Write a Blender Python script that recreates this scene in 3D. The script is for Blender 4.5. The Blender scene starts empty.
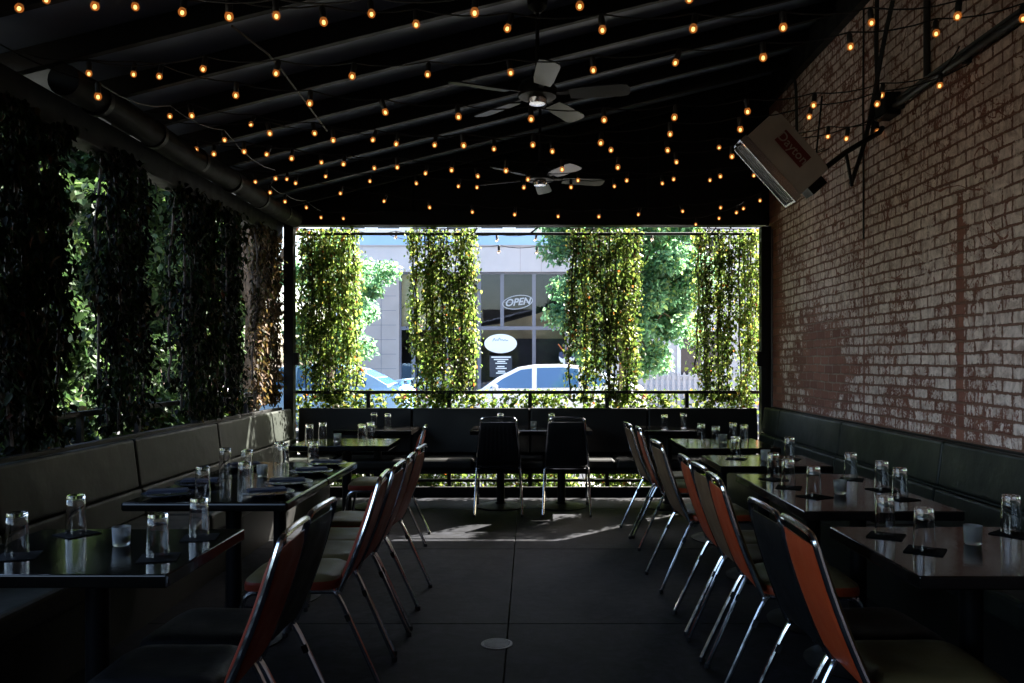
import bpy, math, random
import numpy as np
from mathutils import Vector, Matrix

random.seed(7)
RNG = np.random.default_rng(11)
R = math.radians
SC = bpy.context.scene
COL = SC.collection

# ------------------------------------------------------------------ camera
F = 800.0
CAMZ = 1.39
cam_d = bpy.data.cameras.new('camera')
cam = bpy.data.objects.new('camera', cam_d)
COL.objects.link(cam)
cam.location = (0, 0, CAMZ)
cam.rotation_euler = (R(90), 0, 0)
cam_d.sensor_width = 36
cam_d.lens = 36 * F / 1024
cam_d.shift_x = -18 / 1024
cam_d.shift_y = 20.5 / 1024
cam_d.clip_end = 2000
cam_d.clip_start = 0.05
SC.camera = cam


def at(px, py, y):
    """room point measured from the photograph at room depth y"""
    return Vector(((px - 530) * y / F, y, CAMZ + (362 - py) * y / F))


# ------------------------------------------------------------------ materials
M = {}


def nt(name):
    m = bpy.data.materials.new(name)
    m.use_nodes = True
    M[name] = m
    t = m.node_tree
    b = t.nodes['Principled BSDF']
    return m, t, b


def simple(name, col, rough=0.5, metal=0.0, spec=0.5, var=0.0, scale=8.0, bump=0.0, bscale=60.0, rvar=0.0, coat=0.0, trans=0.0, ior=1.45):
    m, t, b = nt(name)
    N, L = t.nodes, t.links
    b.inputs['Base Color'].default_value = (*col, 1)
    b.inputs['Roughness'].default_value = rough
    b.inputs['Metallic'].default_value = metal
    b.inputs['Specular IOR Level'].default_value = spec
    b.inputs['Coat Weight'].default_value = coat
    b.inputs['Transmission Weight'].default_value = trans
    b.inputs['IOR'].default_value = ior
    tc = N.new('ShaderNodeTexCoord')
    if var > 0:
        no = N.new('ShaderNodeTexNoise'); no.inputs['Scale'].default_value = scale; no.inputs['Detail'].default_value = 6
        L.new(tc.outputs['Object'], no.inputs['Vector'])
        r = N.new('ShaderNodeValToRGB')
        r.color_ramp.elements[0].position = 0.3; r.color_ramp.elements[1].position = 0.7
        r.color_ramp.elements[0].color = (*[c * (1 - var) for c in col], 1)
        r.color_ramp.elements[1].color = (*[min(1, c * (1 + var)) for c in col], 1)
        L.new(no.outputs['Fac'], r.inputs['Fac']); L.new(r.outputs['Color'], b.inputs['Base Color'])
    if rvar > 0:
        n2 = N.new('ShaderNodeTexNoise'); n2.inputs['Scale'].default_value = scale * 1.7; n2.inputs['Detail'].default_value = 5
        L.new(tc.outputs['Object'], n2.inputs['Vector'])
        mr = N.new('ShaderNodeMapRange')
        mr.inputs['From Min'].default_value = 0.3; mr.inputs['From Max'].default_value = 0.7
        mr.inputs['To Min'].default_value = max(0.02, rough - rvar); mr.inputs['To Max'].default_value = min(1, rough + rvar)
        L.new(n2.outputs['Fac'], mr.inputs['Value']); L.new(mr.outputs['Result'], b.inputs['Roughness'])
    if bump > 0:
        n3 = N.new('ShaderNodeTexNoise'); n3.inputs['Scale'].default_value = bscale; n3.inputs['Detail'].default_value = 5
        L.new(tc.outputs['Object'], n3.inputs['Vector'])
        bp = N.new('ShaderNodeBump'); bp.inputs['Strength'].default_value = bump; bp.inputs['Distance'].default_value = 0.01
        L.new(n3.outputs['Fac'], bp.inputs['Height']); L.new(bp.outputs['Normal'], b.inputs['Normal'])
    return m


simple('black_paint', (0.006, 0.006, 0.0065), 0.6, spec=0.25, var=0.3, scale=5, rvar=0.12)
simple('black_steel', (0.006, 0.006, 0.0065), 0.5, spec=0.25, var=0.3, scale=9, rvar=0.1, bump=0.1)
simple('ceiling_sheet', (0.115, 0.15, 0.235), 0.5, var=0.25, scale=2.0, rvar=0.1)
simple('duct_metal', (0.008, 0.0078, 0.0076), 0.6, spec=0.07, var=0.3, scale=6, rvar=0.1, bump=0.15, bscale=25)
simple('black_table', (0.0045, 0.004, 0.0036), 0.12, spec=0.3, var=0.4, scale=4, rvar=0.05, bump=0.04, bscale=40)
simple('dark_iron', (0.004, 0.004, 0.0045), 0.55, spec=0.15, rvar=0.1)
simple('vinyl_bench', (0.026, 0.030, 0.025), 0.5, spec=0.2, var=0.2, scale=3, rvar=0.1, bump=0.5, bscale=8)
simple('vinyl_bench_shade', (0.010, 0.012, 0.009), 0.5, spec=0.3, var=0.2, scale=3, rvar=0.1, bump=0.5, bscale=8)  # same bench vinyl darkened, shade put into its colour for the wall side
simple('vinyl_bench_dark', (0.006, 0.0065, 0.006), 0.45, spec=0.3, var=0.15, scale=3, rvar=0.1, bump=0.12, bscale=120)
simple('piping', (0.09, 0.095, 0.085), 0.4)
simple('bench_wood', (0.006, 0.006, 0.0055), 0.6, spec=0.25, var=0.3)
simple('chrome', (0.75, 0.76, 0.78), 0.16, metal=1.0, rvar=0.06, scale=14)
simple('rubber', (0.015, 0.015, 0.015), 0.8)
simple('orange_vinyl', (0.27, 0.037, 0.009), 0.45, spec=0.25, var=0.18, scale=5, rvar=0.1, bump=0.1, bscale=90)
simple('maroon_vinyl', (0.17, 0.024, 0.010), 0.5, spec=0.15, var=0.18, scale=5, rvar=0.1, bump=0.1, bscale=90)
simple('brown_vinyl', (0.11, 0.062, 0.032), 0.48, spec=0.2, var=0.18, scale=5, rvar=0.1, bump=0.1, bscale=90)
simple('black_vinyl', (0.004, 0.004, 0.0043), 0.5, spec=0.2, var=0.2, scale=5, rvar=0.1, bump=0.1, bscale=90)
simple('tan_vinyl', (0.12, 0.094, 0.04), 0.5, spec=0.15, var=0.18, scale=6, rvar=0.1, bump=0.1, bscale=90)
simple('fan_blade', (0.016, 0.018, 0.023), 0.35, spec=0.35, var=0.12, scale=6)
simple('heater_case', (0.40, 0.37, 0.34), 0.4, metal=0.0, var=0.1, rvar=0.06)
simple('heater_steel', (0.6, 0.62, 0.66), 0.22, metal=1.0, rvar=0.05)
simple('label_red', (0.13, 0.012, 0.010), 0.5)
simple('label_white', (0.33, 0.30, 0.28), 0.5)
simple('conduit', (0.055, 0.052, 0.05), 0.45, metal=0.4, var=0.2)
simple('black_cable', (0.012, 0.012, 0.012), 0.5)
simple('plate_dark', (0.018, 0.022, 0.04), 0.22, rvar=0.08)
simple('napkin_cloth', (0.016, 0.02, 0.04), 0.7, var=0.2, scale=20, bump=0.2, bscale=200)
simple('coaster', (0.004, 0.004, 0.0045), 0.85, spec=0.1)
simple('clear_glass', (1, 1, 1), 0.02, trans=1.0, ior=1.45)
simple('frosted_glass', (0.85, 0.88, 0.9), 0.35, trans=0.85, ior=1.4)
simple('candle_wax', (0.75, 0.74, 0.70), 0.5)
simple('twig', (0.06, 0.042, 0.03), 0.8, var=0.3, scale=20)
simple('bark', (0.10, 0.075, 0.055), 0.85, var=0.4, scale=14, bump=0.6, bscale=30)
simple('drain_iron', (0.06, 0.056, 0.052), 0.5, metal=0.4, var=0.3, scale=30)
simple('asphalt', (0.055, 0.055, 0.058), 0.9, var=0.25, scale=3, bump=0.3, bscale=150)
simple('pavement', (0.30, 0.29, 0.28), 0.85, var=0.2, scale=2, bump=0.2, bscale=90)
simple('bed_soil', (0.035, 0.032, 0.022), 0.95, var=0.5, scale=6, bump=0.5, bscale=30)
simple('soil', (0.10, 0.075, 0.05), 0.95, var=0.4, scale=5, bump=0.5, bscale=30)
simple('line_paint', (0.7, 0.68, 0.6), 0.7, var=0.15)
simple('facade_block', (0.32, 0.285, 0.27), 0.8, var=0.1, scale=1.5, bump=0.2, bscale=60)
simple('facade_band', (0.43, 0.40, 0.40), 0.75, var=0.08, scale=1.2)
simple('blue_panel', (0.26, 0.40, 0.62), 0.5, var=0.06, scale=1.0)
simple('pale_render', (0.62, 0.60, 0.58), 0.8, var=0.06, scale=1.0)
simple('siding', (0.50, 0.48, 0.48), 0.7, var=0.06, scale=2.0)
simple('white_trim', (0.72, 0.72, 0.72), 0.5)
simple('frame_alu', (0.15, 0.15, 0.18), 0.4, metal=0.3)
simple('dark_glass', (0.03, 0.032, 0.04), 0.08, spec=0.4)
simple('blind_cream', (0.82, 0.72, 0.40), 0.8)
simple('reflection_tan', (0.42, 0.33, 0.19), 0.8, var=0.2, scale=2)
simple('sign_white', (0.82, 0.83, 0.80), 0.5)
simple('sign_ink', (0.22, 0.32, 0.38), 0.6)
simple('poster_black', (0.03, 0.035, 0.05), 0.4)
simple('neon_tube', (0.36, 0.37, 0.40), 0.3)
simple('bowl_blue', (0.03, 0.045, 0.12), 0.5)
simple('decal_orange', (0.6, 0.16, 0.04), 0.5)
simple('car_white', (0.88, 0.88, 0.87), 0.25, coat=0.6)
simple('car_blue', (0.30, 0.50, 0.78), 0.25, coat=0.6)
simple('car_glass', (0.05, 0.13, 0.28), 0.05, spec=1.0)  # blue base stands in for sky reflected in the car windows
simple('car_trim', (0.02, 0.02, 0.022), 0.5)
simple('tyre', (0.02, 0.02, 0.02), 0.85)
simple('rim', (0.55, 0.55, 0.56), 0.3, metal=0.9)
simple('lamp_red', (0.35, 0.02, 0.02), 0.2)
simple('lamp_clear', (0.7, 0.72, 0.75), 0.1)
simple('socket_black', (0.012, 0.012, 0.012), 0.5)
simple('bulb_off', (0.9, 0.62, 0.42), 0.1, trans=0.8)
simple('roof_dark', (0.05, 0.05, 0.055), 0.8)


def shop_glass():
    m, t, b = nt('shop_glass')
    N, L = t.nodes, t.links
    tr = N.new('ShaderNodeBsdfTransparent'); tr.inputs['Color'].default_value = (0.85, 0.86, 0.88, 1)
    gl = N.new('ShaderNodeBsdfGlossy'); gl.inputs['Roughness'].default_value = 0.02
    fr = N.new('ShaderNodeFresnel'); fr.inputs['IOR'].default_value = 1.4
    mx = N.new('ShaderNodeMixShader')
    L.new(fr.outputs[0], mx.inputs[0]); L.new(tr.outputs[0], mx.inputs[1]); L.new(gl.outputs[0], mx.inputs[2])
    L.new(mx.outputs[0], N['Material Output'].inputs['Surface'])


simple('inner_dark', (0.03, 0.03, 0.035), 0.8, var=0.3, scale=2)


def bulb_materials():
    m = bpy.data.materials.new('bulb_glass'); m.use_nodes = True; M['bulb_glass'] = m
    t = m.node_tree; N, L = t.nodes, t.links
    N.clear()
    o = N.new('ShaderNodeOutputMaterial')
    tr = N.new('ShaderNodeBsdfTransparent'); tr.inputs['Color'].default_value = (1.0, 0.78, 0.5, 1)
    em = N.new('ShaderNodeEmission'); em.inputs['Color'].default_value = (1.0, 0.30, 0.055, 1); em.inputs['Strength'].default_value = BULB_OUT
    ad = N.new('ShaderNodeAddShader')
    L.new(tr.outputs[0], ad.inputs[0]); L.new(em.outputs[0], ad.inputs[1])
    L.new(ad.outputs[0], o.inputs['Surface'])
    m = bpy.data.materials.new('filament_glow'); m.use_nodes = True; M['filament_glow'] = m
    t = m.node_tree; N, L = t.nodes, t.links
    N.clear()
    o = N.new('ShaderNodeOutputMaterial')
    em = N.new('ShaderNodeEmission'); em.inputs['Color'].default_value = (1.0, 0.60, 0.27, 1); em.inputs['Strength'].default_value = BULB_IN
    L.new(em.outputs[0], o.inputs['Surface'])


shop_glass()
EXPO = 3.5
BULB_OUT = 0.016
BULB_IN = 0.26
bulb_materials()


def leaf_material(name, trans=0.45, ymul=(1.5, 1.35, 0.5), rough=0.45, spec=0.3):
    m, t, b = nt(name)
    N, L = t.nodes, t.links
    at_ = N.new('ShaderNodeAttribute'); at_.attribute_name = 'Col'
    L.new(at_.outputs['Color'], b.inputs['Base Color'])
    b.inputs['Roughness'].default_value = rough
    b.inputs['Specular IOR Level'].default_value = spec
    tr = N.new('ShaderNodeBsdfTranslucent')
    mul = N.new('ShaderNodeMix'); mul.data_type = 'RGBA'; mul.blend_type = 'MULTIPLY'
    mul.inputs['Factor'].default_value = 1.0
    L.new(at_.outputs['Color'], mul.inputs['A']); mul.inputs['B'].default_value = (*ymul, 1)
    L.new(mul.outputs['Result'], tr.inputs['Color'])
    mx = N.new('ShaderNodeMixShader'); mx.inputs[0].default_value = trans
    L.new(b.outputs[0], mx.inputs[1]); L.new(tr.outputs[0], mx.inputs[2])
    L.new(mx.outputs[0], N['Material Output'].inputs['Surface'])


leaf_material('vine_leaf', 0.55, (1.9, 1.95, 1.0))
leaf_material('dim_vine_leaf', 0.22, (1.3, 1.3, 0.6), 0.6, 0.08)  # duller copy of the vine leaf, left-side shade put into it
leaf_material('shrub_leaf', 0.4, (1.3, 1.4, 0.9), 0.5, 0.2)
leaf_material('tree_leaf', 0.62, (3.2, 2.9, 2.4))


def concrete_floor():
    m, t, b = nt('patio_concrete')
    N, L = t.nodes, t.links
    b.inputs['Specular IOR Level'].default_value = 0.10
    tc = N.new('ShaderNodeTexCoord')
    a = N.new('ShaderNodeTexNoise'); a.inputs['Scale'].default_value = 1.3; a.inputs['Detail'].default_value = 8; a.inputs['Roughness'].default_value = 0.65
    c = N.new('ShaderNodeTexNoise'); c.inputs['Scale'].default_value = 22; c.inputs['Detail'].default_value = 6
    for q in (a, c): L.new(tc.outputs['Object'], q.inputs['Vector'])
    mx = N.new('ShaderNodeMix'); mx.data_type = 'FLOAT'; mx.inputs['Factor'].default_value = 0.35
    L.new(a.outputs['Fac'], mx.inputs['A']); L.new(c.outputs['Fac'], mx.inputs['B'])
    r = N.new('ShaderNodeValToRGB')
    r.color_ramp.elements[0].position = 0.36; r.color_ramp.elements[0].color = (0.004, 0.0043, 0.0055, 1)
    r.color_ramp.elements[1].position = 0.72; r.color_ramp.elements[1].color = (0.019, 0.0205, 0.028, 1)
    L.new(mx.outputs['Result'], r.inputs['Fac']); L.new(r.outputs['Color'], b.inputs['Base Color'])
    d_ = N.new('ShaderNodeTexNoise'); d_.inputs['Scale'].default_value = 4.5; d_.inputs['Detail'].default_value = 9; d_.inputs['Roughness'].default_value = 0.75; d_.inputs['Distortion'].default_value = 1.5
    L.new(tc.outputs['Object'], d_.inputs['Vector'])
    sr = N.new('ShaderNodeMapRange'); sr.inputs['From Min'].default_value = 0.42; sr.inputs['From Max'].default_value = 0.62; sr.inputs['To Min'].default_value = 0.45; sr.inputs['To Max'].default_value = 1.25
    L.new(d_.outputs['Fac'], sr.inputs['Value'])
    mm = N.new('ShaderNodeMix'); mm.data_type = 'RGBA'; mm.blend_type = 'MULTIPLY'; mm.inputs['Factor'].default_value = 1.0
    L.new(r.outputs['Color'], mm.inputs['A']); L.new(sr.outputs['Result'], mm.inputs['B']); L.new(mm.outputs['Result'], b.inputs['Base Color'])
    mr = N.new('ShaderNodeMapRange'); mr.inputs['To Min'].default_value = 0.6; mr.inputs['To Max'].default_value = 0.85
    L.new(a.outputs['Fac'], mr.inputs['Value']); L.new(mr.outputs['Result'], b.inputs['Roughness'])
    bp = N.new('ShaderNodeBump'); bp.inputs['Strength'].default_value = 0.25; bp.inputs['Distance'].default_value = 0.006
    L.new(c.outputs['Fac'], bp.inputs['Height']); L.new(bp.outputs['Normal'], b.inputs['Normal'])


concrete_floor()


def brick_material():
    m, t, b = nt('painted_brick')
    N, L = t.nodes, t.links
    tc = N.new('ShaderNodeTexCoord')
    sp = N.new('ShaderNodeSeparateXYZ'); L.new(tc.outputs['Object'], sp.inputs[0])

    def math_(op, a, b_=None, c=None):
        n = N.new('ShaderNodeMath'); n.operation = op
        for i, v in enumerate((a, b_, c)):
            if v is None: continue
            if isinstance(v, (int, float)): n.inputs[i].default_value = v
            else: L.new(v, n.inputs[i])
        return n.outputs[0]

    def noise(scale, detail=6, rough=0.6, vec=None, dist=0.0):
        n = N.new('ShaderNodeTexNoise'); n.inputs['Scale'].default_value = scale
        n.inputs['Detail'].default_value = detail; n.inputs['Roughness'].default_value = rough
        n.inputs['Distortion'].default_value = dist
        L.new(vec if vec is not None else uv.outputs[0], n.inputs['Vector'])
        return n.outputs['Fac']

    def ramp(v, lo, hi):
        n = N.new('ShaderNodeMapRange'); n.interpolation_type = 'SMOOTHSTEP'
        n.inputs['From Min'].default_value = lo; n.inputs['From Max'].default_value = hi
        L.new(v, n.inputs['Value'])
        return n.outputs['Result']

    uv = N.new('ShaderNodeCombineXYZ'); L.new(sp.outputs['Y'], uv.inputs['X']); L.new(sp.outputs['Z'], uv.inputs['Y'])
    # uneven hand-laid courses: warp a little
    w1 = noise(2.2, 3); w2 = noise(16, 4, 0.7)
    du = math_('MULTIPLY_ADD', w2, 0.03, -0.015)
    dv = math_('MULTIPLY_ADD', w1, 0.03, -0.015)
    uvw = N.new('ShaderNodeCombineXYZ')
    L.new(math_('ADD', sp.outputs['Y'], du), uvw.inputs['X']); L.new(math_('ADD', math_('ADD', sp.outputs['Z'], dv), math_('MULTIPLY', du, 0.5)), uvw.inputs['Y'])
    br = N.new('ShaderNodeTexBrick')
    L.new(uvw.outputs[0], br.inputs['Vector'])
    br.inputs['Scale'].default_value = 1.0
    br.inputs['Brick Width'].default_value = 0.175
    br.inputs['Row Height'].default_value = 0.072
    br.inputs['Mortar Size'].default_value = 0.009
    br.inputs['Mortar Smooth'].default_value = 0.6
    br.inputs['Bias'].default_value = -0.1
    br.inputs['Color1'].default_value = (0.27, 0.10, 0.07, 1)
    br.inputs['Color2'].default_value = (0.44, 0.175, 0.12, 1)
    br.inputs['Mortar'].default_value = (0.30, 0.15, 0.11, 1)
    mort = br.outputs['Fac']
    br3 = N.new('ShaderNodeTexBrick'); L.new(uvw.outputs[0], br3.inputs['Vector'])
    for k, v in (('Scale', 1.0), ('Brick Width', 0.175), ('Row Height', 0.072), ('Mortar Size', 0.024), ('Mortar Smooth', 1.0), ('Bias', 0.0)): br3.inputs[k].default_value = v
    edge = br3.outputs['Fac']
    # per-brick paint survival
    br2 = N.new('ShaderNodeTexBrick')
    L.new(uvw.outputs[0], br2.inputs['Vector'])
    for k, v in (('Scale', 1.0), ('Brick Width', 0.175), ('Row Height', 0.072), ('Mortar Size', 0.0), ('Bias', 0.0)): br2.inputs[k].default_value = v
    br2.inputs['Color1'].default_value = (0, 0, 0, 1); br2.inputs['Color2'].default_value = (1, 1, 1, 1)
    perbrick = br2.outputs['Color']
    big = noise(0.85, 4, 0.55, dist=0.3)
    mid = noise(5.5, 6, 0.7, dist=0.8)
    fine = noise(34, 5, 0.7, dist=0.5)
    drip_v = N.new('ShaderNodeCombineXYZ')
    L.new(math_('MULTIPLY', sp.outputs['Y'], 26), drip_v.inputs['X']); L.new(math_('MULTIPLY', sp.outputs['Z'], 5), drip_v.inputs['Y'])
    drips = noise(1.0, 4, 0.6, vec=drip_v.outputs[0])
    # bare area low on the wall around y 6.6, and near the floor
    dy = math_('ABSOLUTE', math_('ADD', sp.outputs['Y'], -6.75)); dz = math_('ABSOLUTE', math_('ADD', sp.outputs['Z'], -1.45))
    dy = math_('ADD', dy, math_('MULTIPLY_ADD', mid, 0.7, -0.35)); dz = math_('ADD', dz, math_('MULTIPLY_ADD', noise(3.3, 5, 0.6), 0.5, -0.25))
    bare = math_('MULTIPLY', math_('SUBTRACT', 1.0, ramp(dy, 0.15, 0.85)), math_('SUBTRACT', 1.0, ramp(dz, 0.15, 0.55)))
    corner = ramp(sp.outputs['Y'], 7.75, 8.15)
    stripe_d = math_('ABSOLUTE', math_('ADD', sp.outputs['Y'], math_('MULTIPLY_ADD', mid, 0.05, -4.64)))
    stripe = math_('MULTIPLY', math_('SUBTRACT', 1.0, ramp(stripe_d, 0.025, 0.05)), math_('SUBTRACT', 1.0, ramp(sp.outputs['Z'], 2.2, 2.45)))
    crack_d = math_('ABSOLUTE', math_('ADD', sp.outputs['Y'], math_('MULTIPLY_ADD', mid, 0.02, -5.95)))
    crack = math_('MULTIPLY', math_('SUBTRACT', 1.0, ramp(crack_d, 0.008, 0.018)), 0.9)
    upper = ramp(sp.outputs['Z'], 1.0, 3.0)
    patch = noise(2.3, 5, 0.6, dist=0.6)
    jn = ramp(noise(3.1, 5, 0.65, dist=0.5), 0.36, 0.62)
    low = math_('SUBTRACT', 1.0, ramp(sp.outputs['Z'], 1.0, 1.75))
    s = math_('ADD', math_('MULTIPLY', big, 0.45), math_('MULTIPLY', mid, 0.55))
    s = math_('ADD', s, math_('MULTIPLY', fine, 0.55))
    s = math_('ADD', s, math_('MULTIPLY_ADD', noise(75, 4, 0.75), 0.5, -0.25))
    s = math_('ADD', s, math_('MULTIPLY', patch, 0.45))
    s = math_('ADD', s, math_('MULTIPLY', drips, 0.25))
    s = math_('ADD', s, math_('MULTIPLY_ADD', perbrick, 0.12, -0.05))
    s = math_('SUBTRACT', s, math_('MULTIPLY', ramp(sp.outputs['Y'], 5.2, 7.6), 0.085))
    s = math_('ADD', s, math_('MULTIPLY', upper, 0.05))
    s = math_('SUBTRACT', s, math_('MULTIPLY', low, 0.07))
    s = math_('SUBTRACT', s, math_('MULTIPLY', bare, 0.30))
    s = math_('SUBTRACT', s, math_('MULTIPLY', corner, 0.30))
    s = math_('SUBTRACT', s, math_('MULTIPLY', mort, math_('MULTIPLY_ADD', jn, 0.26, 0.14)))
    sv_ = N.new('ShaderNodeCombineXYZ')
    L.new(math_('MULTIPLY', sp.outputs['Y'], 17), sv_.inputs['X']); L.new(math_('MULTIPLY', sp.outputs['Z'], 6.5), sv_.inputs['Y'])
    n_s = noise(1.0, 3, 0.55, vec=sv_.outputs[0], dist=0.8)
    ridge = math_('SUBTRACT', 1.0, ramp(math_('ABSOLUTE', math_('SUBTRACT', n_s, 0.5)), 0.008, 0.035))
    rmod = ramp(noise(1.9, 4, 0.6), 0.44, 0.6)
    s = math_('SUBTRACT', s, math_('MULTIPLY', math_('MULTIPLY', ridge, rmod), 0.22))
    n_c = noise(1.7, 1, 0.4, dist=2.2)
    curl = math_('MULTIPLY', math_('SUBTRACT', 1.0, ramp(math_('ABSOLUTE', math_('SUBTRACT', n_c, 0.52)), 0.004, 0.014)), ramp(sp.outputs['Z'], 1.6, 2.1))
    s = math_('SUBTRACT', s, math_('MULTIPLY', curl, 0.22))
    s = math_('SUBTRACT', s, math_('MULTIPLY', edge, 0.09))
    s = math_('SUBTRACT', s, math_('MULTIPLY', stripe, 0.35))
    s = math_('SUBTRACT', s, math_('MULTIPLY', crack, 0.3))
    paint = ramp(s, 0.945, 1.05)
    tint = N.new('ShaderNodeValToRGB')
    tint.color_ramp.elements[0].position = 0.35; tint.color_ramp.elements[0].color = (0.48, 0.35, 0.31, 1)
    tint.color_ramp.elements[1].position = 0.65; tint.color_ramp.elements[1].color = (0.88, 0.72, 0.665, 1)
    L.new(math_('MULTIPLY_ADD', math_('SUBTRACT', noise(11, 6, 0.75, dist=1.0), 0.5), 1.3, math_('MULTIPLY_ADD', drips, 0.6, 0.2)), tint.inputs['Fac'])
    bc = N.new('ShaderNodeMix'); bc.data_type = 'RGBA'; bc.blend_type = 'MULTIPLY'; bc.inputs['Factor'].default_value = 0.5
    lm = N.new('ShaderNodeMix'); lm.data_type = 'RGBA'
    L.new(math_('MULTIPLY', math_('MULTIPLY', mort, ramp(bare, 0.2, 0.7)), ramp(noise(6, 5, 0.7), 0.35, 0.75)), lm.inputs['Factor']); L.new(br.outputs['Color'], lm.inputs['A']); lm.inputs['B'].default_value = (0.55, 0.42, 0.34, 1)
    L.new(lm.outputs['Result'], bc.inputs['A']); L.new(fine, bc.inputs['B'])
    mx = N.new('ShaderNodeMix'); mx.data_type = 'RGBA'
    L.new(paint, mx.inputs['Factor']); L.new(bc.outputs['Result'], mx.inputs['A']); L.new(tint.outputs['Color'], mx.inputs['B'])
    L.new(mx.outputs['Result'], b.inputs['Base Color'])
    b.inputs['Roughness'].default_value = 0.8
    b.inputs['Specular IOR Level'].default_value = 0.3
    h = math_('SUBTRACT', math_('MULTIPLY', paint, 0.12), math_('MULTIPLY', mort, 0.8))
    h = math_('ADD', h, math_('MULTIPLY', fine, 0.35))
    bp = N.new('ShaderNodeBump'); bp.inputs['Strength'].default_value = 0.8; bp.inputs['Distance'].default_value = 0.012
    L.new(h, bp.inputs['Height']); L.new(bp.outputs['Normal'], b.inputs['Normal'])


brick_material()


# ------------------------------------------------------------------ mesh helpers
class MB:
    def __init__(s):
        s.v, s.f, s.mi = [], [], []

    def add(s, vs, fs, mi=0):
        o = len(s.v)
        s.v.extend([tuple(p) for p in vs])
        for f in fs:
            s.f.append(tuple(i + o for i in f)); s.mi.append(mi)
        return s

    def box(s, c, d, rot=None, mi=0):
        x, y, z = d[0] / 2, d[1] / 2, d[2] / 2
        vs = [Vector(p) for p in ((-x, -y, -z), (x, -y, -z), (x, y, -z), (-x, y, -z), (-x, -y, z), (x, -y, z), (x, y, z), (-x, y, z))]
        if rot is not None: vs = [rot @ p for p in vs]
        c = Vector(c)
        return s.add([p + c for p in vs], [(0, 3, 2, 1), (4, 5, 6, 7), (0, 1, 5, 4), (1, 2, 6, 5), (2, 3, 7, 6), (3, 0, 4, 7)], mi)

    def box2(s, a, b, mi=0):
        return s.box([(a[i] + b[i]) / 2 for i in range(3)], [abs(b[i] - a[i]) for i in range(3)], None, mi)

    def tube(s, pts, r, n=8, mi=0, cap=True):
        pts = [Vector(p) for p in pts]
        rs = r if isinstance(r, (list, tuple)) else [r] * len(pts)
        vs, fs = [], []
        up = None
        for i, p in enumerate(pts):
            if i == 0: d = pts[1] - p
            elif i == len(pts) - 1: d = p - pts[i - 1]
            else: d = (pts[i + 1] - p).normalized() + (p - pts[i - 1]).normalized()
            if d.length < 1e-9: d = Vector((0, 0, 1))
            d.normalize()
            if up is None:
                up = Vector((0, 0, 1)) if abs(d.z) < 0.9 else Vector((1, 0, 0))
            a = d.cross(up)
            if a.length < 1e-6: a = d.cross(Vector((0, 1, 0.3)))
            a.normalize(); bb = a.cross(d).normalized(); up = bb
            for k in range(n):
                t = 2 * math.pi * k / n
                vs.append(p + a * (math.cos(t) * rs[i]) + bb * (math.sin(t) * rs[i]))
        for i in range(len(pts) - 1):
            for k in range(n):
                k2 = (k + 1) % n
                fs.append((i * n + k, i * n + k2, (i + 1) * n + k2, (i + 1) * n + k))
        if cap:
            fs.append(tuple(range(n))[::-1]); fs.append(tuple((len(pts) - 1) * n + k for k in range(n)))
        return s.add(vs, fs, mi)

    def lathe(s, prof, c=(0, 0, 0), n=20, mi=0):
        c = Vector(c); vs, fs = [], []
        m = len(prof)
        for (r, z) in prof:
            for k in range(n):
                t = 2 * math.pi * k / n
                vs.append(c + Vector((r * math.cos(t), r * math.sin(t), z)))
        for i in range(m - 1):
            for k in range(n):
                k2 = (k + 1) % n
                fs.append((i * n + k, i * n + k2, (i + 1) * n + k2, (i + 1) * n + k))
        if prof[0][0] > 1e-5: fs.append(tuple(range(n))[::-1])
        if prof[-1][0] > 1e-5: fs.append(tuple((m - 1) * n + k for k in range(n)))
        return s.add(vs, fs, mi)

    def prism(s, poly, ext, mi=0):
        """poly: list of 3D points, ext: extrusion vector"""
        n = len(poly); e = Vector(ext)
        vs = [Vector(p) for p in poly] + [Vector(p) + e for p in poly]
        fs = [tuple(range(n))[::-1], tuple(range(n, 2 * n))] + [(i, (i + 1) % n, (i + 1) % n + n, i + n) for i in range(n)]
        return s.add(vs, fs, mi)

    def build(s, name, mat, parent=None, smooth=False, bevel=0.0, seg=2, ang=40):
        me = bpy.data.meshes.new(name)
        me.from_pydata(s.v, [], s.f)
        mats = mat if isinstance(mat, (list, tuple)) else [mat]
        for m in mats: me.materials.append(M[m])
        if len(mats) > 1: me.polygons.foreach_set('material_index', s.mi)
        me.validate(); me.update()
        # consistent outward normals
        import bmesh
        bm = bmesh.new(); bm.from_mesh(me)
        bmesh.ops.recalc_face_normals(bm, faces=bm.faces); bm.to_mesh(me); bm.free()
        o = bpy.data.objects.new(name, me)
        COL.objects.link(o)
        if parent is not None: o.parent = parent
        if smooth:
            me.polygons.foreach_set('use_smooth', [True] * len(me.polygons))
            me.set_sharp_from_angle(angle=R(ang))
        if bevel > 0:
            bv = o.modifiers.new('bevel', 'BEVEL'); bv.width = bevel; bv.segments = seg; bv.limit_method = 'ANGLE'; bv.angle_limit = R(35)
            bv.harden_normals = False
        return o


def tag(o, label=None, cat=None, group=None, kind=None):
    if label: o['label'] = label
    if cat: o['category'] = cat
    if group: o['group'] = group
    if kind: o['kind'] = kind
    return o


def thing(name, label, cat, loc=(0, 0, 0), rz=0.0, group=None):
    o = bpy.data.objects.new(name, None)
    COL.objects.link(o)
    o.location = loc; o.rotation_euler = (0, 0, rz)
    o.empty_display_size = 0.1
    return tag(o, label, cat, group)


def copy_tree(o, parent=None):
    c = o.copy(); COL.objects.link(c)
    if parent is not None: c.parent = parent
    for ch in list(o.children): copy_tree(ch, c)
    return c


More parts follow.
